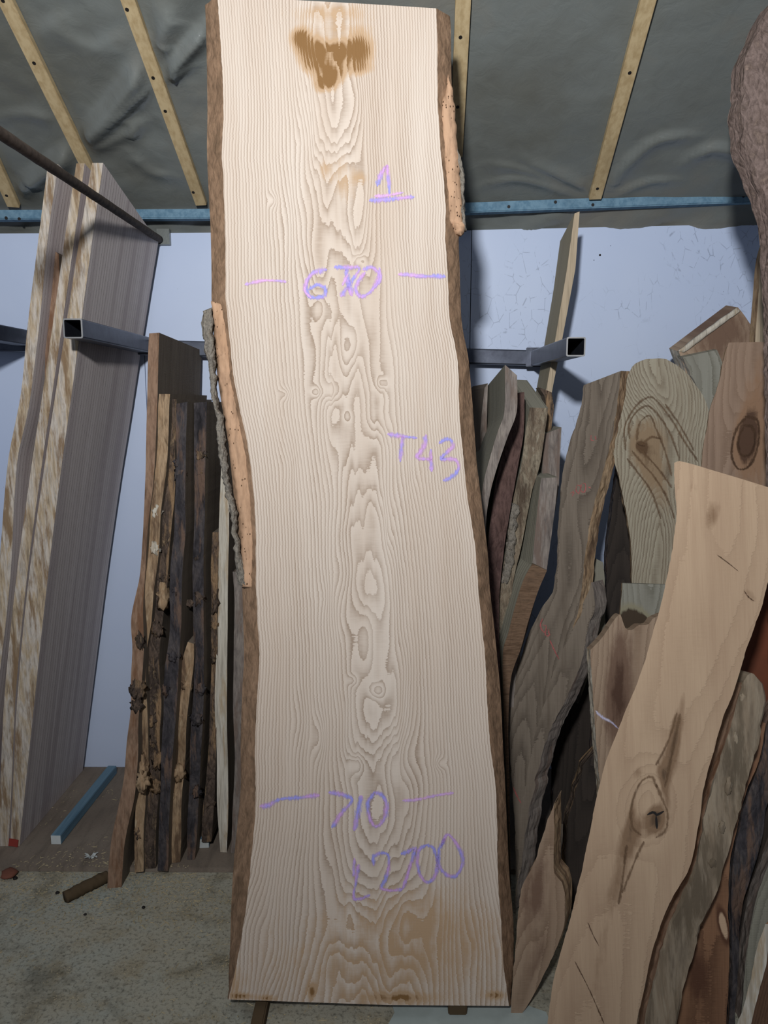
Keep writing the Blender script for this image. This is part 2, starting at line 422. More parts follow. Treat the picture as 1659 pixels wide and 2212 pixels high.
def m_wall():
    t = NT('white_panel'); v = t.obj()
    a = t.noise(v, 1.2, 4, .6)
    col = t.ramp(a, [(.3, srgb(190,203,228)), (.7, srgb(200,211,232))])
    cr = t.voro(t.vm('ADD', t.obj((14, 1, 9)), (0, 0, 0)), 1.0, 'DISTANCE_TO_EDGE')
    nd = t.n('ShaderNodeTexVoronoi', feature='DISTANCE_TO_EDGE'); w_ = t.noise(v, 14, 3, .6)
    t.put(nd.inputs['Vector'], t.vm('ADD', t.obj((22, 1, 14)), t.vm('MULTIPLY', t.n('ShaderNodeCombineXYZ').outputs[0], (1, 1, 1)))); nd.inputs['Scale'].default_value = 1.0
    patch = t.mth('MULTIPLY', t.mr(t.noise(v, 2.1, 3, .6), .5, .6), t.mr(t.noise(v, 30, 2, .6), .45, .55))
    crk = t.mth('MULTIPLY', t.mr(nd.outputs['Distance'], .008, .03, 1, 0), patch)
    sx = t.n('ShaderNodeSeparateXYZ'); t.put(sx.inputs[0], v)
    crk = t.mth('MULTIPLY', crk, t.mr(sx.outputs[0], .0, .3, 0, .5))
    col = t.mix(crk, col, srgb(120,128,146))
    sp = t.mth('MULTIPLY', t.mr(t.voro(v, 22), .02, .035, 1, 0), t.mr(t.noise(v, 6), .55, .6))
    col = t.mix(sp, col, srgb(80,84,96))
    return t.fin(col, .38, t.noise(v, 60, 3), .05, .001, .4)
def m_sheet():
    t = NT('roof_membrane'); v = t.obj()
    a = t.noise(v, 1.4, 5, .6); col = t.ramp(t.mr(a, .3, .7), [(0, srgb(108,108,100)), (.5, srgb(122,126,122)), (1, srgb(134,128,116))])
    m = t.fin(col, t.mr(t.noise(v, 5, 3), .3, .7, .2, .34), t.noise(v, 16, 4, .6, .8), .25, .01, .5)
    t.b.inputs['Alpha'].default_value = .88
    return m
def m_plain(name, col, rough=.6, metal=0.0, dirt=None, spec=.3, sc=8):
    t = NT(name); v = t.obj(); c = t.mix(t.mr(t.noise(v, sc, 5, .65), .4, .7, 0, .8), col, dirt or tuple(x*.6 for x in col))
    t.b.inputs['Metallic'].default_value = metal
    return t.fin(c, rough, t.noise(v, 60, 3), .15, .001, spec)
def m_softwood(name, light, dark, seed=0.0):
    t = NT(name); mp = t.obj((60, 2.5, 60)); a = t.noise(mp, 1.0, 3, .6); g = t.noise(t.obj((8, 3, 8)), 1.0, 3, .6)
    c = t.mix(t.mr(a, .4, .65), light, dark); c = t.mix(t.mr(g, .5, .75, 0, .5), c, tuple(x*.7 for x in dark))
    return t.fin(c, .75, a, .2, .001, .2)
def m_chalk(name, c1, c2, amax=.85):
    t = NT(name); tc = t.obj(); n1 = t.noise(tc, 18, 3, .6); col = t.mix(t.mr(n1, .42, .58), c1, c2)
    u = t.n('ShaderNodeUVMap'); sx = t.n('ShaderNodeSeparateXYZ'); t.t.links.new(u.outputs[0], sx.inputs[0])
    ed = t.mth('SUBTRACT', 1.0, t.mth('ABSOLUTE', t.mth('SUBTRACT', t.mth('MULTIPLY', sx.outputs[0], 2.0), 1.0)))
    gr = t.noise(t.obj((260, 260, 60)), 1.0, 2, .7)
    al = t.mr(t.mth('ADD', t.mth('MULTIPLY', ed, .55), gr), .58, 1.0, 0, amax)
    m = t.fin(col, .95, None, spec=.1); t.put(t.b.inputs['Alpha'], al); return m

MAT = {}
MAT['slab'] = sawn('ash_slab_face', srgb(212,198,183), srgb(190,168,147), srgb(128,102,78), .0068, .0022, 2.0, .22,
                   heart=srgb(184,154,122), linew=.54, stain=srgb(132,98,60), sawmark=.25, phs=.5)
MAT['slab_end'] = bark('slab_end', [srgb(150,128,104), srgb(176,156,130), srgb(120,104,86)], 3, 90, 90, bd=.002, bs=.3)
MAT['slab_edge'] = bark('bast_edge', [srgb(112,90,70), srgb(142,114,90), srgb(160,130,104)], 1, 26, 12, bd=.003, vs=50)
MAT['inner_bark'] = bark('inner_bark', [srgb(168,132,104), srgb(190,154,124), srgb(176,140,110)], 5, 18, 5, holes=srgb(70,48,32), bd=.002, vs=20)
MAT['grey_bark'] = bark('grey_bark', [srgb(110,104,96), srgb(146,138,126), srgb(126,116,102)], 6, 60, 40, bd=.01, bs=1.0, vs=60)
MAT['greyboard'] = sawn('weathered_grey', srgb(218,208,204), srgb(184,172,168), srgb(140,128,122), .02, .006, 4, .55, linew=.4, sawmark=.35, stripe=srgb(180,168,166))
MAT['greenboard'] = sawn('weathered_green_grey', srgb(150,146,130), srgb(112,108,96), srgb(84,80,70), .016, .005, 14, .5, linew=.45, sawmark=.8)
MAT['darkboard'] = sawn('dark_grey_board', srgb(134,122,108), srgb(94,82,70), srgb(62,52,44), .014, .006, 6, .7, linew=.5, sawmark=.6)
MAT['deep'] = sawn('gap_shade_brown', srgb(66,58,52), srgb(46,40,36), srgb(32,28,26), .014, .006, 26, .6, linew=.5)  # near-black brown: deep shade of the gaps put into the board colour
MAT['weather_edge'] = bark('weathered_edge', [srgb(120,106,92), srgb(180,160,132), srgb(196,186,174), srgb(150,130,104)], 7, 34, 5, bd=.003, vs=18, alt=srgb(128,104,78))
MAT['pale_edge'] = bark('pale_edge', [srgb(160,150,134), srgb(200,192,176), srgb(214,206,192)], 8, 40, 3, bd=.002, vs=14, alt=srgb(170,150,122))
MAT['brown_edge'] = bark('brown_edge', [srgb(104,80,64), srgb(150,122,100), srgb(128,100,82)], 9, 22, 6, bd=.004, vs=24, alt=srgb(116,84,62))
MAT['tan_edge'] = bark('tan_edge', [srgb(120,98,74), srgb(176,150,120), srgb(156,128,98), srgb(196,176,146)], 10, 30, 7, bd=.004, vs=24, alt=srgb(96,76,60))
MAT['burr_edge'] = bark('burr_edge', [srgb(44,40,38), srgb(104,88,76), srgb(70,60,54), srgb(160,136,106)], 11, 26, 11, bd=.012, bs=1, vs=40, alt=srgb(150,122,92))
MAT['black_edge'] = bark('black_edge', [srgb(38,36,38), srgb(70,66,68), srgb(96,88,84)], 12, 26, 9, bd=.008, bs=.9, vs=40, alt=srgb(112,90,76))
MAT['grey_edge'] = bark('grey_edge', [srgb(92,84,80), srgb(132,122,114), srgb(150,140,130)], 13, 36, 7, bd=.004, vs=26, alt=srgb(112,96,86))
MAT['purple_bark'] = bark('purple_bark', [srgb(66,48,46), srgb(100,78,72), srgb(84,64,58)], 14, 24, 10, bd=.01, bs=.9)
MAT['flaky_bark'] = bark('flaky_bark', [srgb(96,86,74), srgb(150,138,118), srgb(126,110,92), srgb(172,162,142)], 15, 34, 12, alt=srgb(84,70,58), bd=.012, bs=1, vs=22)
MAT['smooth_bark'] = bark('smooth_bark', [srgb(122,108,92), srgb(154,140,120), srgb(138,122,102), srgb(168,158,138)], 21, 16, 3.0, bd=.004, bs=.6, vs=14, alt=srgb(104,92,76))
MAT['ripple_edge'] = bark('ripple_edge', [srgb(88,68,52), srgb(120,96,76), srgb(104,84,68)], 16, 8, 60, bd=.004, bs=.7)
MAT['mottled'] = bark('mottled_bark', [srgb(96,80,72), srgb(134,116,108), srgb(112,96,88), srgb(150,130,116)], 17, 22, 18, bd=.008, bs=.8)
MAT['figured'] = sawn('figured_oval', srgb(172,164,144), srgb(140,126,106), srgb(92,74,56), .010, .009, 8, .6, heart=srgb(146,124,98), linew=.65, stain=srgb(96,74,54))
MAT['walnut'] = sawn('walnut_brown', srgb(158,134,114), srgb(122,100,84), srgb(104,80,62), .018, .008, 9, .5, heart=srgb(140,110,86), linew=.4, stain=srgb(84,62,48))
MAT['walnut2'] = sawn('walnut_pale_edge', srgb(168,146,124), srgb(140,114,92), srgb(104,82,64), .016, .007, 10, .4, heart=srgb(118,94,78), linew=.45, stain=srgb(84,62,50))
MAT['beech'] = sawn('tan_crooked', srgb(184,158,130), srgb(156,128,104), srgb(128,100,78), .03, .012, 12, .5, heart=srgb(132,106,82), linew=.22, stain=srgb(96,76,58), sawmark=.1)
MAT['redbrown'] = sawn('red_brown_figured', srgb(150,112,84), srgb(104,74,56), srgb(76,50,38), .02, .01, 13, .6, heart=srgb(96,66,50), linew=.5, stain=srgb(200,170,140))
MAT['olive'] = sawn('pale_green_grey', srgb(152,150,138), srgb(118,114,102), srgb(96,92,78), .014, .006, 15, .4, linew=.5, heart=srgb(140,134,112), stain=srgb(70,58,46))
MAT['orange'] = m_plain('orange_brown_wood', srgb(118,66,44), .6, dirt=srgb(84,52,40), sc=4)
MAT['stud'] = sawn('sawn_softwood', srgb(166,156,132), srgb(140,130,108), srgb(120,108,86), .012, .004, 16, .3, linew=.3)
MAT['stud_edge'] = bark('stud_edge', [srgb(176,158,132), srgb(196,178,152)], 18, 50, 2, bd=.001, bs=.3)
MAT['batten'] = m_softwood('roof_batten_wood', srgb(196,174,134), srgb(176,152,112))
MAT['blue'] = m_softwood('blue_treated', srgb(112,142,160), srgb(90,122,142))
MAT['blue_end'] = m_plain('bearer_end', srgb(204,208,204), .8)
MAT['steel'] = m_plain('dark_steel', srgb(84,88,98), .38, .75, srgb(60,62,72), .5, 14)
MAT['steel_cut'] = m_plain('cut_steel', srgb(190,188,184), .35, .8)
MAT['rod'] = m_plain('rusty_rod', srgb(92,82,74), .8, .2, srgb(52,46,42), .2, 60)
MAT['screw'] = m_plain('screw', srgb(34,30,28), .6)
MAT['zinc'] = m_plain('zinc_bolt', srgb(190,194,200), .3, .9)
MAT['concrete'] = m_concrete(); MAT['plinth'] = m_plinth(); MAT['wall'] = m_wall(); MAT['sheet'] = m_sheet()
MAT['rafter'] = m_plain('rafter_wood', srgb(150,140,110), .8)
MAT['whitesheet'] = m_plain('white_sheet', srgb(176,186,182), .6, dirt=srgb(150,158,152), sc=6)
MAT['dark'] = m_plain('roof_deck', srgb(50,52,50), .9)
MAT['chalk'] = m_chalk('lilac_chalk', srgb(164,162,240), srgb(216,170,228))
MAT['chalkp'] = m_chalk('pink_chalk', srgb(228,180,228), srgb(200,172,236))
MAT['redchalk'] = m_chalk('red_chalk', srgb(190,110,106), srgb(176,96,96))
MAT['stick'] = bark('stick_bark', [srgb(58,46,36), srgb(96,80,60), srgb(78,64,48)], 20, 60, 20, bd=.004)
MAT['dust'] = m_plain('sawdust', srgb(186,170,136), .9)
MAT['grain'] = m_chalk('grain_line', srgb(104,80,60), srgb(122,96,72), .6); MAT['dgrain'] = m_chalk('dark_grain', srgb(70,52,40), srgb(88,66,50), .75)
MAT['redpaint'] = m_plain('red_paint', srgb(150,60,50), .8)

# ------------------------------------------------------------------ the building
WY = 3.10
def grid_xy(name, x0, x1, y0, y1, z, mat):
    return mesh(name, [(x0,y0,z),(x1,y0,z),(x1,y1,z),(x0,y1,z)], [(0,1,2,3)], mat)
fl = box_mesh('floor', (0.2, 0.4, -.05), (7.0, 5.8, .1), MAT['concrete']); fl['kind'] = 'structure'
PY = foot_Y(300, 1874, .018)
pln = box_mesh('trim_1', (0.2, (PY+WY)/2, .009), (7.0, WY-PY, .018), MAT['plinth'], bev=.0015); pln['kind'] = 'structure'
# wall panels: separate white sheets with a visible joint
wall = empty('wall_back', (0, WY, 0)); wall['kind'] = 'structure'
def panel(px0, px1, ytop0, ytop1):
    p = [at(px0, 1667, WY), at(px1, 1667, WY), at(px1, ytop1, WY), at(px0, ytop0, WY)]
    x0, x1, z0, z1 = p[0].x, p[1].x, p[3].z, p[2].z
    v = [(x0,WY,.018),(x1,WY,.018),(x1,WY,z1),(x0,WY,z0)]; v += [(a,b+.012,c) for a,b,c in v]
    fixn(mesh('panel', v, [(0,1,2,3),(4,7,6,5),(0,4,5,1),(1,5,6,2),(2,6,7,3),(3,7,4,0)], MAT['wall'], wall))
panel(-500, 353, 507, 503); panel(354.5, 999, 504, 497.5); panel(1000.5, 2200, 497, 468)
box_mesh('wall_backing', (0.2, WY+.12, 1.2), (7.0, .08, 2.5), MAT['dark'])['kind'] = 'structure'
bpy.data.objects['wall_backing'].name = 'wall_rear'
for (px, py, r) in ((1296, 551, .0045), (1283, 562, .0018), (170, 552, .0015), (1319, 531, .0015)):
    c = at(px, py, WY); cyl('nail_hole', c+Vector((0,-.0006,0)), c+Vector((0,.002,0)), r, MAT['screw'], wall, 10)
# roof: pitched membrane under rafters
RZ0 = at(300, 452, WY-.06); TAN = math.tan(math.radians(32.5))
def roof_z(y): return RZ0.z + (RZ0.y-y)*TAN
def roof_hit(px, py):
    d = ray(px, py); t = (RZ0.z+RZ0.y*TAN-CAM.z-CAM.y*TAN)/(d.z+d.y*TAN); return CAM+d*t
sl = math.hypot(1, TAN)
folds = [([(10,440),(70,380),(150,320),(230,240),(300,150),(350,70),(400,-30)], 17, .050), ([(340,190),(385,125),(450,50)], 10, .045), ([(300,120),(330,40),(350,-20)], 14, .02),
         ([(225,268),(330,180),(420,140)], 6, .014), ([(285,250),(295,300)], 8, .02), ([(200,320),(260,290),(330,250)], 9, .012), ([(345,240),(380,300),(400,380)], 9, .012), ([(285,330),(330,370),(380,380)], 10, .01),
         ([(40,120),(110,60),(160,30)], 16, .014), ([(0,250),(60,240),(120,255)], 10, .010), ([(120,60),(200,100),(260,80)], 14, .010),
         ([(1290,425),(1230,390),(1130,345)], 9, .012), ([(1300,425),(1345,360),(1420,300),(1500,290)], 11, .020), ([(1310,430),(1400,390),(1460,385)], 8, .012), ([(1480,345),(1540,315),(1640,340)], 12, .022),
         ([(1040,400),(1120,385),(1250,425)], 8, .010), ([(1060,350),(1150,370),(1200,400)], 9, .008)]
fr = []
for pts, wd, h in folds:
    c = catmull([(roof_hit(*p).x, roof_hit(*p).y*sl) for p in pts], 14); fr.append((c, wd*.0016, h))
pins = [(np.array((roof_hit(*a).x, roof_hit(*a).y*sl)), np.array((roof_hit(*b).x, roof_hit(*b).y*sl))) for a, b in (((-22,318),(32,438)),((4,-30),(203,380)),((264,-50),(436,434)),((1001,-30),(985,330)),((1404,-30),(1284,421)))]
xs = np.linspace(-2.9, 3.3, 420); ys = np.concatenate([np.linspace(-2.2, 1.7, 14), np.linspace(1.75, RZ0.y, 170)])
rv = []
for y in ys:
    for x in xs:
        h = 0.0; q = np.array((x, y*sl))
        if y > 1.7:
            for c, s, hh in fr:
                if np.min(np.sum((c-q)**2, axis=1)) > 25*s*s+.02: continue
                ab = c[1:]-c[:-1]; tc = np.clip(np.sum((q-c[:-1])*ab, axis=1)/np.sum(ab*ab, axis=1), 0, 1); dd = q-c[:-1]-ab*tc[:, None]
                e2 = np.sum(dd*dd, axis=1); k_ = int(np.argmin(e2)); d2 = float(e2[k_]); side = ab[k_][0]*dd[k_][1]-ab[k_][1]*dd[k_][0]
                fade = min(1.0, .35+min(k_, len(ab)-1-k_)*.3)
                h += hh*fade*math.exp(-d2/(2*s*s*(.35 if side < 0 else 1.8)))
            lx = 1.0 if x < 0 else .45
            h += lx*(.012*noise.noise(Vector((x*3.2+y, y*3.5, 1)))+.006*noise.fractal(Vector((x*7, y*9, 5)), 1, 2, 3))
            h *= min(1, (RZ0.y-y)*9+.1)
            for a, b in pins:
                ab = b-a; tc = min(1.0, max(0.0, float(np.dot(q-a, ab)/np.dot(ab, ab)))); dd = q-a-ab*tc
                h *= min(1.0, max(0.2, (float(dd@dd)**.5-.024)/.04))
        rv.append((x, y-h*.5, roof_z(y)-h*.8))
nx = len(xs); rf = [(i*nx+j, i*nx+j+1, (i+1)*nx+j+1, (i+1)*nx+j) for i in range(len(ys)-1) for j in range(nx-1)]
# the membrane runs on down behind the beam to the panels
base = (len(ys)-1)*nx; rows = 10
for k in range(1, rows+1):
    for x in xs:
        z = roof_z(ys[-1])-.20*k/rows
        rv.append((x, RZ0.y+.085*min(1, k/4)+.016*noise.fractal(Vector((x*9+k*.35, k*.16, 3)), 1, 2, 3)+.01*math.sin(x*17+k*.6), z))
for k in range(rows):
    b0 = base+k*nx
    for j in range(nx-1): rf.append((b0+j, b0+j+1, b0+nx+j+1, b0+nx+j))
ceil = mesh('ceiling', rv, rf, MAT['sheet'], smooth=True); ceil['kind'] = 'structure'
deck = mesh('trim_2', [(-3,-2.2,roof_z(-2.2)+.12),(3.4,-2.2,roof_z(-2.2)+.12),(3.4,WY+.1,roof_z(WY+.1)+.12),(-3,WY+.1,roof_z(WY+.1)+.12)], [(0,1,2,3)], MAT['dark']); deck['kind'] = 'structure'
# rafters seen dimly through the membrane
for k, (px, ya, yb, w_) in enumerate(((1418, -60, 235, .075),)):
    a, b = roof_hit(1432, -60), roof_hit(1380, 232); off = Vector((0, .0, .045))
    r_ = bar('roof_rafter', a+off, b+off, .07, .04, MAT['rafter']); tag(r_, 'pale roof timber showing dimly through the dark sheeting at upper right', 'beam')
# battens screwed over the membrane
nn = Vector((0, -TAN, -1)).normalized()
def batten(a, b, wd, label, screws, lay='roof battens'):
    A_, B_ = roof_hit(*a), roof_hit(*b)
    A_ = A_+(A_-B_).normalized()*1.1+nn*.014; B_ = B_+nn*.014
    root = empty('roof_batten', B_, label, 'batten', lay)
    o = bar('batten_strip', A_, B_, wd, .022, MAT['batten'], root, .0015, upv=-nn)
    for s in screws:
        c = roof_hit(*s)+nn*.0245; cyl('screw', c, c+nn*.0015, .0058, MAT['screw'], root, 10)
batten((-22, 318), (32, 438), .046, 'short end of a pale roof batten at the far left edge of the photo', [(17, 412)])
batten((4, -30), (203, 380), .044, 'long pale roof batten that ends behind the tall grey boards on the left', [(77, 125), (10, -10)])
batten((264, -50), (436, 434), .042, 'knotty roof batten with a split lower end just left of the big slab', [(277, 9), (359, 229), (419, 405), (333, 157)])
batten((1001, -30), (985, 330), .045, 'pale roof batten standing nearly upright right of the big slab top', [(994, 69), (988, 220)])
batten((1404, -30), (1284, 421), .046, 'roof batten on the right with cracked lower end above the blue rail', [(1358, 146), (1289, 397)])
# blue eaves rail
ra = Plane(WY-.085)
p0, p1 = ra.hit(-60, 470), ra.hit(1000, 449); p2 = ra.hit(1720, 424)
r_ = empty('eaves_rail', (p0+p1)/2, 'long blue stained timber rail running along the foot of the sloping roof', 'rail')
pa = ra.hit(-60, 478)+Vector((0,.02,0)); 
bar('rail_length', ra.hit(-160, 467.5), ra.hit(700, 463), .045, .036, MAT['blue'], r_, .004)
bar('rail_length', ra.hit(702, 463), ra.hit(1900, 418.5), .045, .038, MAT['blue'], r_, .004)
for (px, py) in ((1197, 440), (1277, 446), (1600, 427), (1097, 450), (20, 474), (48, 476)):
    c = ra.hit(px, py)+Vector((0, -.0235, 0)); cyl('knot', c, c+Vector((0, -.0012, 0)), .006, MAT['screw'], r_, 10)
# steel racking: rail on the wall and arms
TS = .06
RP = Plane(WY-.045)
rail = empty('steel_rack', RP.hit(829, 766), 'dark steel rack of a level wall rail with open ended square arms', 'rack')
tube('rail_tube', RP.hit(-160, 738), RP.hit(1192, 775), TS, .004, MAT['steel'], rail)
c = RP.hit(1160, 772.5)+Vector((0, -.031, 0))
box_mesh('joint_plate', c+Vector((.0, .0, 0)), (.10, .005, .075), MAT['steel'], rail, bev=.002)
b_ = cyl('bolt', c+Vector((0, -.002, 0)), c+Vector((0, -.008, 0)), .009, MAT['zinc'], rail, 6); cyl('bolt', c+Vector((0, -.008, 0)), c+Vector((0, -.014, 0)), .0045, MAT['screw'], rail, 10)
def arm(px, py, Ye, label, Y1=WY-.08):
    e = Plane(Ye).hit(px, py); w_ = Vector((e.x, Y1, e.z))
    o = tube('support_arm', e, w_, TS, .0035, MAT['steel'], rail); tag(o, label)
    c = tube('cut_end', e+Vector((0,-.0012,0)), e+Vector((0,.0008,0)), TS+.0008, .0045, MAT['steel_cut']); c.parent = o
arm(157.5, 709.5, 2.36, 'open ended square arm on the left')
arm(1244, 749, 2.42, 'open ended square arm on the right')
arm(-150, 695, 2.4, 'arm cut off by the left edge')
tube('support_arm', Vector((.02, 2.16, 1.84)), Vector((.02, 3.02, 1.84)), TS, .0035, MAT['steel'], rail)
e = at(345, 517, WY-.03); o = cyl('steel_rod', e, e+(Plane(1.3).hit(-240, 128)-e), .0135, MAT['rod'], None, 14, .08, 60)
tag(o, 'dark rough metal rod jutting from the wall over the tall grey boards', 'rod')
box_mesh('wall_bracket', e+Vector((.012, .018, .012)), (.05, .022, .06), MAT['sheet'], o)

# ------------------------------------------------------------------ main slab
KS = math.tan(math.radians(8.4))
SP = Plane(1.758-.05*KS, KS)
fL = [(469,-10),(474,60),(480,150),(483,250),(479,320),(483,400),(486,500),(487,600),(488,650),(495,720),(503,800),(517,880),(533,950),(546,1050),(552,1150),(553,1270),(556,1330),(560,1420),(556,1500),(551,1600),(552,1700),(551,1760),(543,1850),(533,1950),(517,2050),(505,2110),(493,2159)]
fR = [(942,18),(944,60),(945,150),(946,220),(950,300),(957,370),(962,450),(962,520),(966,580),(968,620),(973,700),(987,770),(991,830),(992,890),(1002,1000),(1010,1080),(1019,1130),(1028,1200),(1033,1270),(1040,1340),(1048,1420),(1052,1510),(1058,1600),(1070,1690),(1074,1800),(1076,1900),(1082,1990),(1088,2080),(1092,2120),(1099,2173)]
bL = [(443,12),(445,60),(447,150),(448,250),(447,320),(450,400),(455,500),(457,600),(457,650),(461,720),(468,800),(480,880),(492,950),(503,1050),(512,1150),(523,1270),(525,1330),(527,1420),(523,1500),(520,1600),(520,1700),(515,1760),(506,1850),(500,1950),(497,2050),(494,2110),(496,2159)]
bR = [(972,36),(974,60),(975,150),(977,220),(983,300),(989,370),(992,450),(991,520),(993,580),(994,620),(998,700),(1011,770),(1017,830),(1022,890),(1030,1000),(1040,1080),(1046,1130),(1054,1200),(1058,1270),(1066,1340),(1074,1420),(1082,1510),(1086,1600),(1091,1690),(1096,1800),(1101,1900),(1109,1990),(1109,2080),(1107,2120),(1101,2172)]
knots_px = [(716,845,13,18,.020),(683,847,8,8,.014),(826,828,9,9,.014),(616,852,9,9,.012),(688,665,10,22,.014),(590,432,8,10,.012),(777,562,8,8,.012),(750,900,7,9,.008),
            (815,1492,12,12,.016),(762,1470,8,8,.012),(768,1653,13,15,.018),(950,1650,9,9,.014),(870,1640,26,50,.022),(738,382,22,45,.016),(812,905,18,28,.012),(840,1160,9,35,.010),
            (1130-430+300,1,1,1,0),(745,750,10,40,.014),(765,740,9,30,.010),(790,1400,16,60,.014),(735,1240,12,40,.010),(720,140,30,40,.010),(650,1560,14,40,.010),(620,480,10,60,.008),
            (895,1010,10,40,.008),(620,1005,14,30,.007),(690,1600,10,40,.010),(700,1285,9,26,.007),(600,2070,30,50,.012),(720,2080,26,40,-.016),(880,2000,30,50,.012),(690,1590,12,30,.008)]
def slab_ring(gx, gy, Lc, Rc):
    prof = [(-10,715),(500,738),(900,768),(1300,800),(1700,812),(2000,790),(2170,770)]
    zs = []; cx = []
    A, B = SP.axes(); O = Vector((0, SP.Y0, 0))
    for y, x in prof: d = SP.hit(x, y)-O; zs.append(d.dot(B)); cx.append(d.dot(A))
    o = np.argsort(zs); c = np.interp(gy, np.array(zs)[o], np.array(cx)[o])
    V_ = np.vectorize
    jag = V_(lambda x, y: noise.noise(Vector((x*62, y*4, 11)))+.6*noise.noise(Vector((x*130, y*9, 3))))(gx, gy)
    yy = gy+.030*jag
    nz = V_(lambda x, y: noise.fractal(Vector((x*11, y*3.4, 4)), 1, 2, 2))(gx, yy)
    lo = V_(lambda x, y: noise.noise(Vector((x*4, y*1.3, 21))))(gx, gy)
    sl, sr = (c-gx)/(c-Lc[:, :1]), (gx-c)/(Rc[:, :1]-c)
    sd = np.maximum(sl, sr)*.29
    near = np.exp(-(sd/.095)**4)
    but = np.exp(-((gy-.20)/.22)**2)
    r = np.sqrt(sd**2+.115**2)*(1+.0*gy)+(.019*nz+.022*np.sin(yy*4.1+.5))*near+.006*lo+.002*nz
    r = r+but*(.035*np.cos(sd*9)+.010*V_(lambda x, y: noise.noise(Vector((x*14, y*5, 8))))(gx, gy))
    return r
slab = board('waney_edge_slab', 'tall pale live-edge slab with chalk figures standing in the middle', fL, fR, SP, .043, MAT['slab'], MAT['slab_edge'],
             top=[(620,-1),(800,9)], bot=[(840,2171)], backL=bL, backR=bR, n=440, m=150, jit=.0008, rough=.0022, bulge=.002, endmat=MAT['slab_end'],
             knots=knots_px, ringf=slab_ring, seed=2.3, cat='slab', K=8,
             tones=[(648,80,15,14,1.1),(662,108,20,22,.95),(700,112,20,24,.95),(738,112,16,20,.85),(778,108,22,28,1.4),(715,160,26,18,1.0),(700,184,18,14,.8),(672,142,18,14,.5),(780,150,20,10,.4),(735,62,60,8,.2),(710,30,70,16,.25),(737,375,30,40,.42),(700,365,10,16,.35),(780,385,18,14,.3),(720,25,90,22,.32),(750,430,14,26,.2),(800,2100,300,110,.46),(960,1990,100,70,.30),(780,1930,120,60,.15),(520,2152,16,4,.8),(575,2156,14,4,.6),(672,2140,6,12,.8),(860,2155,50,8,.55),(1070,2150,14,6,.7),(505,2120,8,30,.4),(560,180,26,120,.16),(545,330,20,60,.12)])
strip('inner_bark', [(968,160),(962,200),(950,235),(952,300),(957,370),(961,430),(963,480)], [(969,160),(980,210),(985,270),(990,340),(995,400),(998,450),(998,488)], SP.shift(.016), .010, MAT['inner_bark'], slab, 'tan inner bark dotted with beetle holes', seed=1)
strip('bark_strip', [(984,312),(987,350),(992,400),(996,450),(996,497)], [(985,312),(996,345),(1003,380),(1004,440),(1007,497)], SP.shift(.026), .014, MAT['grey_bark'], slab, 'grey rugged bark flake', seed=2, rough=.008, jit=.003)
strip('bark_tear', [(972,476),(976,492),(985,505)], [(1000,478),(1006,492),(996,508)], SP.shift(.024), .012, MAT['inner_bark'], slab, 'torn orange-tan end of the inner bark', seed=3, rough=.01, n=20, jit=.004)
strip('inner_bark', [(456,650),(462,690),(468,760),(478,850),(490,930),(500,1000),(512,1080),(519,1150),(523,1220),(524,1268)], [(488,660),(493,700),(499,770),(508,840),(527,930),(541,1020),(549,1120),(552,1200),(553,1270)], SP.shift(.014), .010, MAT['inner_bark'], slab, 'tan inner bark dotted with beetle holes', seed=4, n=140)
strip('bark_strip', [(438,672),(436,700),(441,750),(452,800),(456,850),(466,900),(470,960),(476,1000),(486,1060),(497,1110),(506,1180),(509,1230),(515,1264)], [(458,664),(460,720),(466,790),(468,850),(482,910),(490,975),(492,1020),(508,1090),(512,1130),(521,1200),(530,1235),(532,1268)], SP.shift(.015), .016, MAT['grey_bark'], slab, 'long strip of rugged grey outer bark', seed=5, rough=.008, n=170, jit=.004, m=8)
# chalk writing
CW = .0155
S2 = lambda pts, ox, oy, k: [(ox+x/k, oy+y/k) for x, y in pts]
c1 = lambda p: S2(p, 430, 0, 2.765); c2 = lambda p: S2(p, 430, 550, 2.676); c4 = lambda p: S2(p, 480, 1600, 2.592)
strokes('chalk_mark', [c1([(1065,1115),(1085,1050),(1122,985)]), c1([(1122,985),(1130,1080),(1140,1165)]), c1([(1015,1200),(1150,1190),(1285,1175)])], SP, CW*1.1, MAT['chalk'], slab, 'lilac chalk figure 1, underlined')
strokes('chalk_mark', [c1([(1045,1175),(1120,1170),(1220,1150)]), c2([(265,175),(380,150),(505,157)]), c2([(1150,115),(1290,125)]), c4([(1010,335),(1090,328),(1200,305),(1295,290)]), c4([(740,655),(735,760)])], SP, CW*.9, MAT['chalkp'], slab, 'pink chalk dashes', off=.0016)
strokes('chalk_mark', [c2([(740,85),(650,115),(618,190),(645,245),(720,240),(728,195),(680,175),(635,205)]), c2([(780,75),(850,75),(925,78),(885,150),(820,245)]), c2([(850,85),(860,150),(885,240)]),
                       c2([(960,100),(905,190),(935,245),(1000,205),(1040,120),(1000,75),(945,90)]), c2([(1240,125),(1425,127)])], SP, CW*1.15, MAT['chalk'], slab, 'lilac chalk figures 670')
strokes('chalk_mark', [c2([(630,125),(612,210),(650,252)]), c2([(1040,75),(1048,140),(1010,200)]), c2([(860,110),(830,180)])], SP, CW*.8, MAT['chalkp'], slab, 'pink chalk shadow strokes on 670', off=.0018)
strokes('chalk_mark', [c2([(1088,1038),(1170,1050),(1262,1060)]), c2([(1175,1050),(1170,1120),(1163,1198)]), c2([(1310,1040),(1300,1110),(1262,1172),(1345,1185)]), c2([(1338,1125),(1345,1255)]),
                       c2([(1385,1092),(1440,1065),(1468,1105),(1400,1180),(1480,1185),(1500,1235),(1460,1285),(1410,1308)])], SP, CW*1.05, MAT['chalk'], slab, 'lilac chalk letters T 43')
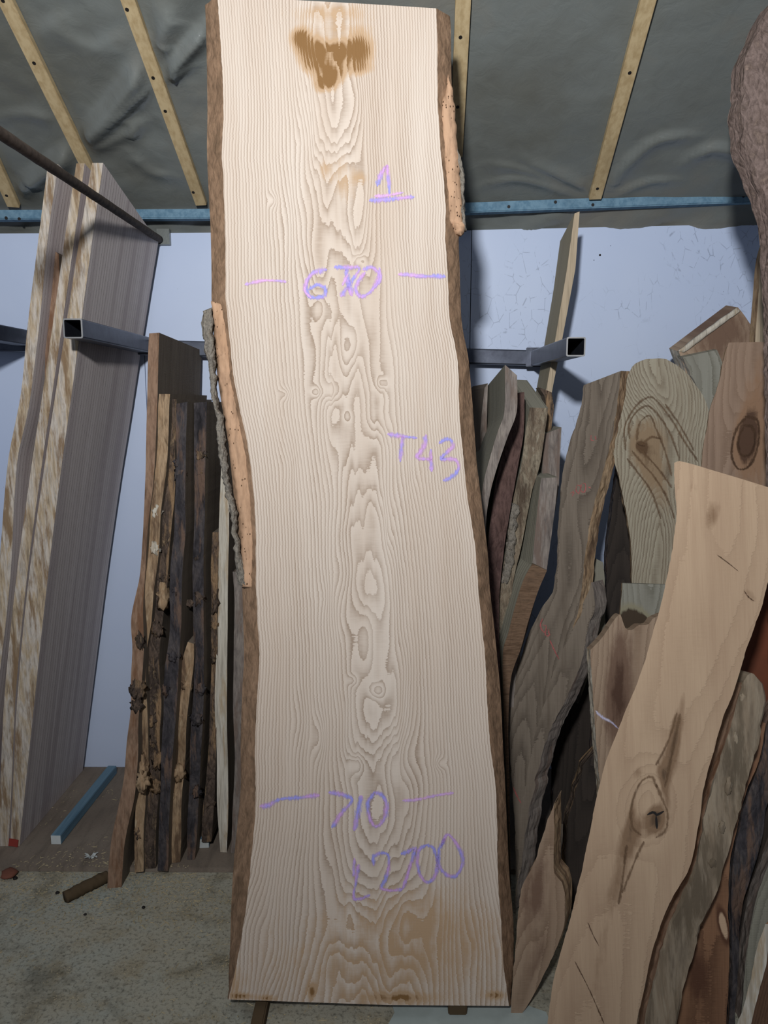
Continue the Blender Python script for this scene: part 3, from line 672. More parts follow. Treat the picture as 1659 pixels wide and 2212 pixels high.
strokes('chalk_mark', [c4([(210,368),(260,360),(320,328),(430,318),(545,303)]), c4([(595,290),(660,298),(728,328),(670,400),(615,488)]), c4([(778,305),(760,400),(740,505)]),
                       c4([(850,290),(815,350),(830,440),(862,480),(905,440),(920,360),(890,300),(845,290)])], SP, CW*1.15, MAT['chalk'], slab, 'lilac chalk figures 710')
strokes('chalk_mark', [c4([(765,690),(750,780),(737,882),(780,882),(828,860)]), c4([(850,700),(848,650),(890,628),(930,640),(932,700),(915,770),(893,825),(960,838),(1012,828)]), c4([(1000,635),(1040,620),(1080,605),(1045,720),(1012,828)]),
                       c4([(1140,582),(1098,620),(1098,720),(1140,790),(1185,770),(1203,680),(1180,600),(1140,582)]), c4([(1245,545),(1213,620),(1215,700),(1260,752),(1310,755),(1348,670),(1320,590),(1262,525),(1228,590)])], SP, CW*1.0, MAT['chalk'], slab, 'lilac chalk letters L2700')
# things under the slab
b = foot_Y(560, 2200, 0); x0 = at(560, 2205, b).x
tag(box_mesh('packing_stick', (SP.hit(560, 2165).x+.003, 1.70, .0185), (.034, .40, .037), MAT['stick'], bev=.004), 'short dark wood bearer sticking out under the left foot of the big slab', 'stick')
tag(box_mesh('packing_block', (SP.hit(990, 2172).x, 1.80, .0185+.003), (.05, .06, .037), MAT['stick'], bev=.003), 'dark wood block under the right foot of the big slab', 'block')
def hz(px, py, z=0.0): d = ray(px, py); return CAM+d*((z-CAM.z)/d.z)
q = [hz(848, 2174), hz(852, 2190), hz(838, 2215), hz(846, 2250), hz(1010, 2300), hz(1230, 2330), hz(1180, 2188), hz(1100, 2160), hz(852, 2160)]
tag(fixn(mesh('white_sheet', [(p.x, p.y, .0) for p in q]+[(p.x, p.y, .003) for p in q], [tuple(range(9)), tuple(range(9, 18))]+[(i, (i+1) % 9, 9+(i+1) % 9, 9+i) for i in range(9)], MAT['whitesheet'])),
    'scuffed white painted sheet lying on the floor under the slab foot', 'sheet')

# ------------------------------------------------------------------ left: tall grey boards on edge
G1 = 'tall grey boards on edge at the left'
def edge_board(name, label, L, R, foot, zb, k, depth, mat, emat, **kw):
    """board standing square to the wall: its narrow edge faces the room, its broad face runs back to the wall"""
    pl = Plane(foot_Y(foot[0], foot[1], zb)-k*zb, k) if len(foot) == 2 else Plane(foot[0], k)
    return board(name, label, L, R, pl, .05, emat, mat, zb=zb, ext=(0, depth, 0), endmat=mat, sidemat=mat, **kw)
b3 = edge_board('waney_edge_board', 'widest grey board of the left pack, its broad face towards the slab',
    [(199,352),(174,500),(148,669),(120,850),(97,1000),(62,1250),(38,1500),(28,1700),(22,1828)], [(223,352),(202,500),(179,669),(155,850),(134,1000),(103,1250),(76,1500),(55,1700),(42,1828)],
    (42,1828), .019, 0, .565, MAT['greyboard'], MAT['weather_edge'], seed=1.1, jit=.001, rough=.001, ext_top=(0,.55,-.13), group=G1, cat='board')
tag(b3.children[0], 'weathered pale sawn edge')
pl3 = Plane(foot_Y(42, 1828, .019)); bar('paint_mark', pl3.hit(31,1812)+Vector((0,-.003,.0)), pl3.hit(29,1827)+Vector((0,-.003,0)), .034, .004, MAT['redpaint'], b3, .0005, upv=(0,1,0))
edge_board('waney_edge_board', 'grey board next left of the widest one, streaked tan and white edge',
    [(165,353),(142,500),(114,700),(92,850),(69,1000),(35,1250),(10,1500),(0,1700),(-8,1828)], [(183,353),(163,500),(139,669),(113,850),(91,1000),(58,1250),(34,1500),(25,1700),(18,1828)],
    (18,1828), .019, 0, .55, MAT['greyboard'], MAT['weather_edge'], seed=2.2, rough=.001, ext_top=(0,.5,-.08), group=G1)
edge_board('waney_edge_board', 'leftmost tall grey board with a thin pale edge',
    [(103,357),(85,500),(60,700),(45,850),(17,1000),(-5,1250),(-40,1500),(-80,1828)], [(126,355),(105,500),(85,700),(62,880),(37,1000),(22,1250),(0,1450),(-50,1828)],
    (-50,1828), .019, 0, .5, MAT['greyboard'], MAT['weather_edge'], seed=3.3, rough=.001, ext_top=(0,.45,-.05), group=G1)
edge_board('bark_offcut', 'dark barky slat wedged between the two leftmost tall boards',
    [(118,422),(122,500),(110,620),(100,760),(84,900),(60,1050)], [(153,425),(143,500),(127,620),(118,760),(96,900),(72,1050)], (2.62,), 1.2, 0, .25, MAT['darkboard'], MAT['burr_edge'], seed=4.4, rough=.004, jit=.004, cat='offcut')
edge_board('bark_offcut', 'broken brown offcut with a split top leaning between the leftmost tall boards',
    [(93,524),(96,560),(99,640),(98,720)], [(127,549),(128,600),(122,660),(116,720)], (2.56,), 1.45, 0, .08, MAT['darkboard'], MAT['brown_edge'], seed=4.9, rough=.004, jit=.003, cat='offcut', top=[(103,530)])

# ------------------------------------------------------------------ left of slab: stack with knotty live edges
G2 = 'knotty waney boards stacked on edge left of the slab'
F1 = edge_board('waney_edge_board', 'tallest of the knotty boards, smooth red-brown edge and splayed foot on the concrete',
    [(322,720),(318,860),(316,1000),(313,1070),(308,1170),(300,1250),(288,1310),(284,1345),(286,1400),(282,1470),(282,1530),(274,1600),(268,1680),(252,1760),(241,1810),(236,1860),(233,1918)],
    [(343,718),(340,850),(337,950),(331,1050),(322,1120),(316,1200),(309,1300),(311,1400),(306,1480),(300,1550),(297,1650),(291,1720),(278,1780),(268,1840),(262,1915)], (250,1917), .0, .11, .42, MAT['darkboard'], MAT['brown_edge'], seed=5.1, relief=.012, jit=.002, rough=.0015, ext_top=(0,.56,-.02), group=G2)
F2 = edge_board('waney_edge_board', 'second knotty board with pale streaked edge and a gnarled swelling low down',
    [(344,851),(341,900),(339,950),(333,1050),(324,1120),(318,1200),(311,1300),(313,1400),(308,1480),(302,1550),(299,1650),(293,1740),(292,1883)], [(367,851),(360,1000),(350,1100),(343,1200),(335,1265),(327,1340),(317,1400),(315,1470),(319,1562),(319,1650),(315,1720),(312,1800),(310,1883)],
    (300,1883), .019, .075, .5, MAT['darkboard'], MAT['tan_edge'], seed=6.2, relief=.02, jit=.003, group=G2)
F3 = edge_board('waney_edge_board', 'third knotty board, torn yellow patch above a black burr',
    [(369,862),(362,1000),(352,1100),(345,1200),(338,1265),(330,1340),(320,1400),(318,1470),(322,1562),(322,1650),(318,1720),(314,1800),(312,1874)], [(380,862),(378,1000),(374,1100),(368,1180),(362,1265),(349,1340),(346,1400),(345,1470),(349,1530),(347,1600),(343,1690),(338,1800),(337,1874)],
    (325,1874), .019, .075, .5, MAT['darkboard'], MAT['burr_edge'], seed=7.2, relief=.025, jit=.004, group=G2)
F4 = edge_board('waney_edge_board', 'fourth knotty board, near black upper edge turning grey towards its foot',
    [(382,872),(381,1040),(376,1145),(371,1200),(366,1280),(364,1380),(357,1437),(353,1500),(351,1562),(346,1687),(341,1811),(339,1883)], [(404,868),(402,1040),(400,1145),(396,1200),(393,1280),(390,1380),(386,1437),(382,1500),(379,1562),(369,1687),(364,1811),(362,1883)],
    (350,1883), .019, .075, .5, MAT['darkboard'], MAT['black_edge'], seed=8.2, relief=.02, jit=.003, group=G2)
F5 = edge_board('waney_edge_board', 'short brown board with two rounded bumps between the dark boards',
    [(404,1388),(393,1430),(390,1480),(386,1530),(383,1593),(379,1650),(373,1702),(371,1811),(371,1861)], [(418,1392),(419,1430),(414,1480),(408,1530),(404,1593),(399,1650),(395,1702),(393,1811),(390,1861)],
    (380,1861), .019, .06, .4, MAT['darkboard'], MAT['tan_edge'], seed=9.2, relief=.03, jit=.004, group=G2)
F6 = edge_board('waney_edge_board', 'fifth full height knotty board, blue-black edge with silvery burls near its top',
    [(418,870),(420,1040),(419,1150),(417,1230),(417,1330),(419,1468),(411,1593),(407,1718),(404,1811),(404,1856)], [(446,868),(444,1040),(442,1150),(441,1230),(440,1330),(441,1468),(435,1593),(428,1718),(424,1811),(420,1858)],
    (412,1858), .019, .075, .45, MAT['darkboard'], MAT['black_edge'], seed=10.2, relief=.02, jit=.003, group=G2)
F7 = edge_board('waney_edge_board', 'dark board with rugged bark set back beside the pale slat, standing on a bearer',
    [(459,1150),(457,1240),(456,1340),(455,1450),(452,1593),(446,1687),(440,1749),(437,1814)], [(473,1150),(471,1240),(470,1340),(470,1450),(468,1593),(465,1687),(462,1749),(457,1817)],
    (450,1816), .058, .06, .35, MAT['darkboard'], MAT['burr_edge'], seed=11.2, relief=.02, jit=.004, group=G2)
F8 = edge_board('waney_edge_board', 'pale cream slat with a pointed top between the dark boards and the slab',
    [(478,982),(476,1037),(473,1145),(472,1210),(471,1312),(464,1500),(467,1593),(470,1749),(476,1841)], [(484,980),(493,1037),(495,1145),(493,1210),(492,1312),(490,1500),(491,1593),(493,1749),(490,1841)],
    (483,1841), .019, .07, .3, MAT['darkboard'], MAT['pale_edge'], seed=12.2, relief=.01, jit=.002, group=G2)
F9 = edge_board('waney_edge_board', 'grey cracked slat tucked behind the left edge of the slab',
    [(503,1235),(507,1300),(505,1390),(504,1530),(507,1655),(502,1760),(499,1843)], [(520,1235),(528,1300),(530,1390),(526,1530),(526,1655),(520,1760),(516,1843)],
    (507,1843), .019, .07, .3, MAT['darkboard'], MAT['grey_edge'], seed=13.2, relief=.008, jit=.002, group=G2)
F10 = edge_board('waney_edge_board', 'olive brown board in shade behind the grey slat and the pale slat',
    [(494,1140),(492,1300),(490,1500),(492,1700),(492,1800)], [(507,1140),(507,1300),(505,1500),(506,1700),(504,1800)], (2.62,), .019, .06, .3, MAT['greenboard'], MAT['tan_edge'], seed=14.2, group=G2)
def kn(root, Y0, k, items, mat):
    pl = Plane(Y0, k)
    for i, (px, py, rx, ry) in enumerate(items):
        c = pl.hit(px, py); dpt = (c-CAM).dot(fw)/F
        lump('knot', c+Vector((0, .004, 0)), (rx*dpt, max(rx, ry)*dpt*.6, ry*dpt), MAT[mat], root, seed=px*.1+py*.01, amp=.8, freq=2.8)
def pk(o, k): b_ = o.location; return b_.y-k*b_.z
kn(F2, pk(F2,.075), .075, [(338,1106,11,14),(335,1186,9,14)], 'pale_edge')
kn(F2, pk(F2,.075), .075, [(299,1800,9,14)], 'burr_edge')
kn(F3, pk(F3,.075), .075, [(350,1247,14,13),(338,1360,12,16),(331,1560,13,14),(336,1700,13,14),(338,1640,11,24),(330,1600,10,16)], 'burr_edge')
kn(F3, pk(F3,.075), .075, [(353,1290,12,30)], 'tan_edge')
kn(F1, pk(F1,.11), .11, [(297,1490,14,22),(295,1525,12,14),(303,1385,9,22)], 'burr_edge')
kn(F1, pk(F1,.11), .11, [(308,1690,13,20)], 'tan_edge')
kn(F2, pk(F2,.075), .075, [(309,1660,12,26)], 'tan_edge')
kn(F4, pk(F4,.075), .075, [(389,1024,13,13),(386,1000,10,9),(375,1418,12,11),(379,1275,8,10),(358,1490,8,14)], 'black_edge')
kn(F6, pk(F6,.075), .075, [(434,982,11,13),(433,1018,9,11),(430,1205,11,14),(430,1290,10,16),(409,1305,8,9)], 'burr_edge')
kn(F5, pk(F5,.06), .06, [(402,1480,12,12),(394,1545,12,12),(386,1670,13,18),(380,1720,12,16)], 'tan_edge')
kn(F6, pk(F6,.075), .075, [(433,1490,11,12),(424,1555,11,14),(425,1712,9,13)], 'black_edge')
kn(F7, pk(F7,.06), .06, [(466,1300,7,30),(463,1350,8,12),(461,1420,6,14),(450,1738,13,12)], 'burr_edge')

# bearers on the floor sheet
def bearer(pn, pf, z, label, sz=.036):
    a, b_ = hz(*pn, z), hz(*pf, z); o = empty('bearer', (a+b_)/2-Vector((0,0,sz/2)), label, 'bearer', 'blue bearers on the floor sheet')
    bar('bearer_length', a, b_, sz*1.05, sz, MAT['blue'], o, .002)
    d = (a-b_).normalized(); bar('painted_end', a+d*.0001, a+d*.0015, sz, sz*.94, MAT['blue_end'], o, .0002)
ZB = .018+.0185
bearer((121,1814), (243,1662), ZB, 'blue-grey bearer lying alone on the floor between the two left stacks')
bearer((440,1822), (470,1700), ZB, 'blue bearer with a white end under the knotty boards')
bearer((15,1812), (120,1680), ZB, 'bearer mostly hidden under the tall grey boards at the far left')

# ------------------------------------------------------------------ right side
G3 = 'boards leaning on the right'
SPt = Plane(2.78, .0)
board('timber_stud', 'thin upright sawn stud crossing the steel arm on the right',
    [(1241,461),(1225,580),(1200,730),(1180,842),(1130,1150),(1110,1400)], [(1252,457),(1243,580),(1215,730),(1193,842),(1145,1150),(1125,1400)], SPt, .05, MAT['stud_edge'], MAT['stud'], zb=.02, ext=(0,.22,0), ext_top=(0,.22,-.05), sidemat=MAT['stud'], endmat=MAT['stud'], jit=0, rough=0, smooth=False, cat='stud', seed=15)
def eb(name, label, L, R, Y0, k, depth, mat, emat, zb=.019, **kw):
    return board(name, label, L, R, Plane(Y0, k), .05, emat, mat, zb=zb, ext=kw.pop('ext', (0, depth, 0)), endmat=kw.pop('endmat', mat), sidemat=mat, **kw)
L0 = eb('waney_edge_board', 'dark narrow board half hidden just right of the slab edge', [(1047,838),(1040,900),(1036,960),(1034,1100),(1040,1300)], [(1054,828),(1052,900),(1050,960),(1046,1100),(1052,1300)], 2.45, .1, .5, MAT['darkboard'], MAT['grey_edge'], seed=16, group=G3)
L1 = eb('waney_edge_board', 'grey board with a sharp pointed top nearest the right edge of the slab',
    [(1091,788),(1089,893),(1076,930),(1058,990),(1043,1050),(1037,1130),(1040,1300),(1050,1500)], [(1117,811),(1116,890),(1098,940),(1077,1000),(1060,1060),(1050,1130),(1056,1300),(1064,1500)], 2.0, .16, .5, MAT['greenboard'], MAT['grey_edge'], seed=17, ext_top=(0,.45,-.06), group=G3)
cc = Plane(2.0, .16).hit(1083, 785)
L2 = eb('bark_board', 'purple-brown bark covered board in shade behind the pointed grey board',
    [(1112,850),(1100,930),(1078,1010),(1062,1100),(1052,1200),(1058,1340),(1068,1500)], [(1133,846),(1131,930),(1118,1010),(1104,1090),(1090,1180),(1078,1300),(1082,1500)], 2.18, .16, .3, MAT['darkboard'], MAT['purple_bark'], seed=18, relief=.015, jit=.003, group=G3)
L3 = eb('bark_board', 'squared timber with flaking bark and flat grey top, right of the pointed board',
    [(1145,880),(1137,930),(1128,1000),(1112,1060),(1103,1100),(1094,1180),(1080,1270),(1074,1350),(1078,1500)], [(1183,882),(1178,930),(1168,1000),(1150,1060),(1142,1100),(1126,1180),(1110,1250),(1098,1350),(1094,1500)], 2.24, .15, .3, MAT['greenboard'], MAT['flaky_bark'], seed=19, relief=.018, jit=.003, ext=(-.02,.25,0), ext_top=(-.02,.28,.10), group=G3)
pl_ = Plane(2.235, .15)
strip('bark_strip', [(1102,1083),(1097,1130),(1092,1200),(1080,1260)], [(1123,1092),(1116,1140),(1112,1200),(1098,1262)], pl_, .012, MAT['grey_bark'], L3, 'silvery grey bark flake', seed=6, rough=.01, jit=.004)
L4 = eb('bark_offcut', 'small dark bark offcut poking up beside the flat grey top', [(1163,838),(1176,860),(1180,900),(1178,960)], [(1191,848),(1196,880),(1192,920),(1190,960)], 2.35, .15, .05, MAT['darkboard'], MAT['burr_edge'], zb=1.45, seed=20, relief=.02, jit=.004, cat='offcut')
L5 = eb('waney_edge_board', 'grey squared board top standing behind the kinked grey board',
    [(1176,938),(1172,1000),(1168,1060),(1150,1200),(1122,1350),(1104,1450),(1096,1600)], [(1213,923),(1209,1000),(1206,1060),(1180,1200),(1142,1350),(1116,1450),(1106,1600)], 2.32, .15, .25, MAT['greenboard'], MAT['grey_edge'], seed=21, group=G3)
L6 = eb('waney_edge_board', 'kinked grey board with a rippled dark brown underside',
    [(1169,1033),(1162,1090),(1155,1160),(1150,1216)], [(1206,1031),(1200,1090),(1191,1160),(1181,1231)], 2.18, .15, .3, MAT['greenboard'], MAT['grey_edge'], zb=None, seed=22, ext=(-.06,.22,-.10), ext_top=(-.01,.3,0), smooth=False, jit=.001, group=G3)
P6 = Plane(2.18, .15)
L6b = eb('waney_edge_board', 'lower length of the kinked grey board, rippled bark facing out',
    [(1150,1217),(1132,1250),(1112,1310),(1096,1370),(1086,1404),(1087,1500),(1095,1700)], [(1181,1232),(1164,1272),(1142,1340),(1125,1400),(1104,1462),(1098,1560),(1100,1700)], 2.185, .15, .2, MAT['greenboard'], MAT['ripple_edge'], seed=22.5, ext=(-.05,.25,0), relief=.008, group=G3)
P7 = Plane(2.26, .25)
L7 = board('waney_edge_board', 'long grey-brown plank with red chalk marks leaning towards the centre right',
    [(1261,832),(1251,893),(1230,957),(1213,1040),(1205,1150),(1196,1270),(1171,1312),(1141,1371),(1116,1455),(1101,1527),(1101,1620),(1107,1705),(1112,1800),(1116,1900)],
    [(1341,801),(1330,900),(1318,960),(1300,1030),(1283,1090),(1266,1180),(1258,1260),(1246,1330),(1222,1400),(1192,1480),(1168,1560),(1145,1650),(1130,1750),(1124,1900)],
    P7, .05, MAT['darkboard'], MAT['tan_edge'], zb=.019, ext=(.05,.025,0), ext_top=(.04,.03,0), seed=23, knots=[(1255,1100,20,60,.02)], sap=None, group=G3, jit=.002)
for q_ in ([[(1232,1066),(1240,1062),(1236,1072)],[(1245,1050),(1244,1060),(1250,1066),(1254,1050),(1246,1048)],[(1256,1046),(1254,1060),(1262,1064),(1265,1046),(1257,1044)],[(1270,1052),(1276,1054)],[(1277,940),(1276,950),(1283,952)],[(1285,942),(1288,950)]]): strokes('chalk_mark', [q_], P7, .006, MAT['redchalk'], L7, 'faint red chalk stroke')
for q_ in ([[(1172,1336),(1167,1350),(1175,1366),(1180,1352),(1172,1350)],[(1180,1358),(1178,1372),(1186,1374),(1184,1358)],[(1187,1382),(1200,1410),(1218,1442)],[(1108,1700),(1118,1722),(1126,1735)]]): strokes('chalk_mark', [q_], P7, .007, MAT['redchalk'], L7, 'faint red chalk stroke')
P8 = Plane(2.17, .25)
L8 = board('waney_edge_board', 'narrow brown grey board resting on the long chalked plank, dark edge down its right',
    [(1276,1262),(1262,1300),(1246,1345),(1216,1400),(1188,1480),(1164,1560),(1142,1650),(1126,1760),(1117,1890)], [(1279,1258),(1284,1310),(1268,1370),(1252,1440),(1228,1500),(1192,1570),(1164,1660),(1142,1760),(1124,1880)],
    P8, .045, MAT['darkboard'], MAT['grey_edge'], zb=.019, ext=(.05,.04,0), seed=24, group=G3, jit=.003)
L9 = board('offcut_board', 'small grey board end with a dark crack beside the long plank', [(1279,1202),(1279,1260),(1281,1400),(1250,1520)], [(1303,1215),(1307,1260),(1308,1358),(1268,1470)], Plane(2.45, .2), .04, MAT['greenboard'], MAT['grey_edge'], zb=None, seed=25, smooth=False, tones=[(1292,1312,14,5,1)], group=G3)
OV = board('oval_slab', 'tall rounded slab with swirling grain and a pale left edge', [(1385,779),(1369,788),(1356,812),(1348,870),(1336,915),(1327,948),(1325,982),(1339,1040),(1352,1104),(1362,1168),(1365,1257),(1368,1400)],
    [(1440,776),(1478,801),(1508,839),(1529,880),(1534,930),(1528,1000),(1500,1100),(1480,1180),(1460,1257),(1450,1400)], Plane(2.35, .2), .05, MAT['figured'], MAT['tan_edge'], zb=.0, top=[(1395,776),(1410,775),(1425,774)], seed=26, pith=.5, pd=.03,
    knots=[(1405,965,30,60,.06,10),(1395,905,34,30,.03),(1440,1050,24,60,.03,-15)], tones=[(1400,960,34,50,.75,0),(1385,965,8,8,.6),(1420,1050,20,60,.5,-20),(1480,1040,12,90,.35)], cat='slab', n=150, m=36, splay=(-.012,-.01))
OP = Plane(2.35, .2); ca = lambda p: S2(p, 960, 430, 2.373)
for q_ in (ca([(930,1290),(922,1180),(960,1090),(1010,1035),(1060,1015),(1110,1060),(1170,1140),(1235,1250),(1300,1345)]), ca([(950,1230),(945,1160),(985,1090),(1040,1060),(1090,1100),(1150,1190),(1190,1290),(1205,1340)]), ca([(985,1240),(1000,1150),(1050,1110),(1085,1180),(1130,1290),(1165,1420)]),
           ca([(960,1290),(1010,1350),(1080,1430),(1140,1530),(1180,1640)]), ca([(985,1270),(1040,1320),(1110,1400),(1165,1480)]), ca([(935,1330),(990,1400),(1060,1500),(1110,1640)]), ca([(1010,1260),(1060,1220),(1110,1230)]), ca([(1130,1050),(1200,1150),(1280,1290)])):
    strokes('grain_line', [q_], OP, .013, MAT['grain'], OV, off=.0006)
strokes('crack', [ca([(985,1250),(1000,1262),(1030,1266)])], OP, .007, MAT['dgrain'], OV, off=.0007)
CH = board('offcut_slab', 'thick chunk of streaked timber with a pale sloping top against the wall', [(1467,760),(1480,800),(1500,900)], [(1594,664),(1628,708),(1640,860)], Plane(2.8, 0), .05, MAT['walnut2'], MAT['pale_edge'], top=None, zb=None, smooth=False, seed=27, jit=.002, tones=[(1560,720,60,60,.7)], cat='slab', ext=(0,.1,.02))
strip('sapwood_edge', [(1466,758),(1505,727),(1550,694),(1592,665)], [(1478,762),(1513,736),(1558,703),(1600,672)], Plane(2.795), .006, MAT['pale_edge'], CH, 'pale sapwood strip', seed=9, n=30)
SM = board('offcut_board', 'small pale squared board top between the rounded slab and the walnut board', [(1474,772),(1490,800),(1515,860),(1530,960)], [(1549,756),(1562,790),(1545,850),(1536,960)], Plane(2.5, .15), .04, MAT['olive'], MAT['pale_edge'], smooth=False, seed=28, ext=(0,.05,.01), zb=None, group=G3)
eb('timber_pole', 'tan sapwood board end standing behind the walnut board at the right edge', [(1656,519),(1645,560),(1638,640),(1631,732),(1630,850)], [(1690,519),(1690,560),(1690,640),(1690,732),(1690,850)], 2.45, .1, .04, MAT['tan_edge'], MAT['stud_edge'], seed=29, relief=.004, cat='board')
MP = Plane(1.78, .18)
MO = board('bark_slab', 'mottled grey-brown slab hanging into the upper right corner', [(1672,0),(1657,25),(1640,60),(1627,90),(1613,116),(1607,183),(1601,242),(1607,297),(1614,330),(1623,345),(1641,398),(1655,430),(1668,470),(1680,700),(1690,1200)],
    [(1780,0),(1780,25),(1780,60),(1780,90),(1780,120),(1780,183),(1780,242),(1780,297),(1780,330),(1780,360),(1780,410),(1780,440),(1780,500),(1780,700),(1790,1200)], MP, .06, MAT['mottled'], MAT['mottled'], zb=0, seed=30, relief=.01, cat='slab', jit=.003, splay=(.01,0))
WP = Plane(2.12, .15)
WA = board('walnut_board', 'brown board with a dark oval knot at the right edge', [(1574,740),(1563,775),(1555,820),(1545,850),(1535,880),(1528,920),(1520,957),(1516,1000),(1510,1080),(1505,1300)], [(1700,738),(1700,775),(1700,820),(1700,850),(1700,880),(1700,920),(1700,957),(1700,1000),(1700,1080),(1700,1300)],
    WP, .05, MAT['walnut'], MAT['tan_edge'], zb=0, seed=31, knots=[(1612,940,26,55,.07,8)], tones=[(1612,945,16,42,1.15,8),(1640,1000,40,90,.55),(1640,830,30,80,.4)], sap=None, n=130, m=36, splay=(-.02,0))
for q_ in (ca([(1540,1115),(1600,1130),(1612,1200),(1600,1290),(1560,1370),(1510,1385),(1475,1330),(1478,1240),(1505,1165),(1545,1120)]), ca([(1530,1160),(1580,1170),(1590,1240),(1565,1310),(1520,1310),(1505,1240),(1535,1165)])):
    strokes('grain_line', [q_], WP, .013, MAT['dgrain'], WA, off=.0006)
M2 = board('offcut_board', 'pale green-grey board top with a dark knot between rounded slab and crooked slab', [(1344,1260),(1342,1290),(1338,1340),(1345,1460),(1350,1700)], [(1460,1263),(1462,1300),(1462,1340),(1455,1460),(1450,1700)], Plane(2.15, .2), .04, MAT['olive'], MAT['tan_edge'], zb=0, smooth=False, seed=32, splay=(-.01,0), tones=[(1362,1338,24,22,1.6),(1392,1346,12,10,1.2)], group=G3, jit=.001)
M1P = Plane(2.0, .2)
M1 = board('waney_edge_board', 'brown board with dark heart, pale left strip and a white chalk line', [(1275,1404),(1279,1480),(1284,1548),(1290,1632),(1297,1700),(1302,1850)], [(1480,1310),(1460,1400),(1440,1500),(1420,1632),(1400,1700),(1380,1850)], M1P, .045, MAT['walnut2'], MAT['pale_edge'], zb=0,
    top=[(1300,1378),(1338,1327),(1346,1344),(1352,1358),(1365,1361),(1380,1350),(1400,1349),(1412,1335)], smooth=False, seed=33, tones=[(1335,1460,22,90,.8,8),(1345,1560,20,70,.6)], group=G3, n=120, m=40)
strokes('chalk_mark', [[(1286,1535),(1300,1549),(1318,1558),(1336,1574)]], M1P, .011, m_chalk('white_chalk', srgb(206,200,230), srgb(222,218,236)), M1, 'white chalk line')
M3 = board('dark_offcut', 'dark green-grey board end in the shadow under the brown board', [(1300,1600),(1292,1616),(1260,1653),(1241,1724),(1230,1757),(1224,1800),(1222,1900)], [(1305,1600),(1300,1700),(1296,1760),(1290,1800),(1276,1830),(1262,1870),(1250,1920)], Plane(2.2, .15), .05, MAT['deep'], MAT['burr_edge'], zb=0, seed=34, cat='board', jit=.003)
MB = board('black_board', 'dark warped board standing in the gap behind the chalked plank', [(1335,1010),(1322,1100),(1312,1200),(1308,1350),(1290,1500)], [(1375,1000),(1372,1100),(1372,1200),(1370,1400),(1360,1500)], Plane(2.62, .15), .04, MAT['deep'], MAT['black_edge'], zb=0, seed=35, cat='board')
M4P = Plane(1.78, .18)
M4 = board('waney_edge_board', 'grey and pink board low down between the slab and the crooked slab', [(1196,1735),(1184,1770),(1171,1812),(1150,1870),(1127,1922),(1119,1970),(1115,2022),(1112,2080),(1106,2150),(1101,2196)], [(1197,1736),(1198,1820),(1199,1888),(1214,1905),(1222,1960),(1212,2022),(1186,2080),(1158,2140),(1136,2180),(1112,2204)],
    M4P, .045, MAT['walnut2'], MAT['tan_edge'], zb=None, ext=(.03,.05,.01), seed=36, tones=[(1150,1930,20,70,.8,15),(1160,2060,12,60,.6,15)], knots=[(1150,1950,14,60,.02)], group=G3, jit=.002)
BP = Plane(1.42, .24); c1b = lambda p: S2(p, 960, 1000, 2.373)
BL_ = [(1457,1000),(1457,1050),(1461,1097),(1455,1168),(1436,1270),(1407,1379),(1381,1463),(1339,1565),(1310,1645),(1296,1694),(1268,1825),(1256,1884),(1227,2000),(1200,2097),(1185,2190),(1178,2260),(1172,2400)]
BR_ = [(1710,1068),(1700,1110),(1690,1150),(1676,1200),(1657,1268),(1634,1345),(1613,1400),(1588,1485),(1563,1548),(1541,1624),(1525,1680),(1515,1740),(1506,1798),(1497,1850),(1484,1885),(1443,1959),(1409,2056),(1391,2142),(1376,2209),(1370,2290),(1365,2400)]
BR = board('crooked_slab', 'large crooked tan slab with an oval knot in front on the right', BL_, BR_, BP, .05, MAT['beech'], MAT['tan_edge'], zb=.0, top=[(1466,996),(1500,1004),(1533,1014),(1600,1034)], seed=37, pith=.45, pd=.06,
    knots=[(1395,1740,34,60,.16,14),(1530,1240,30,60,.03)], tones=[(1400,1722,24,42,-.5,5),(1415,1765,18,26,1.25),(1462,1575,9,60,.62,14),(1445,1650,15,50,.60,12),(1348,1850,14,90,.55,14),(1375,1800,22,30,.45),(1395,1670,30,12,.5),(1370,1720,5,50,.4,10),(1436,1700,6,40,.45,-10),(1540,1110,14,30,.6,20),(1500,1050,20,20,.35),(1290,2080,20,120,.3,10),(1620,1285,10,18,.5,-40)], cat='slab', n=170, m=40, splay=(-.035,.02), jit=.001)
for pts in ([(1398,1760),(1412,1754),(1418,1760),(1434,1752)], [(1417,1762),(1419,1790)]):
    strokes('crack', [pts], BP, .005, MAT['screw'], BR, 'dark crack in the knot', off=.0006)
strip('sapwood_edge', [(1458,1000),(1462,1012)], [(1710,1062),(1712,1078)], BP.shift(-.0), .001, MAT['pale_edge'], BR, seed=10, n=3, jit=0, rough=0) if False else None
k3 = lambda p: S2(p, 1040, 1500, 2.68)
for q_ in (k3([(1015,540),(985,478),(930,500),(888,575),(864,680),(878,775),(925,815)]), k3([(1010,520),(1048,610),(1078,700),(1062,790),(1010,830)]), k3([(1130,105),(1085,260),(1010,410)]), k3([(1150,110),(1105,330),(1062,540)]), k3([(840,870),(815,1080),(795,1215)]), k3([(940,850),(890,960),(815,1150)])):
    strokes('grain_line', [q_], BP, .010, MAT['grain'], BR, off=.0006)
for q_ in (k3([(615,1320),(650,1400),(680,1455)]), k3([(540,1545),(620,1700),(710,1905)]), c1b([(1395,470),(1450,510),(1508,556)]), c1b([(1535,655),(1560,690),(1588,708)])):
    strokes('scratch', [q_], BP, .004, MAT['dgrain'], BR, off=.0006)
BKL = [(1606,1475),(1596,1500),(1580,1560),(1555,1640),(1530,1720),(1515,1800),(1498,1880),(1460,1960),(1425,2060),(1405,2142),(1392,2212),(1385,2300)]
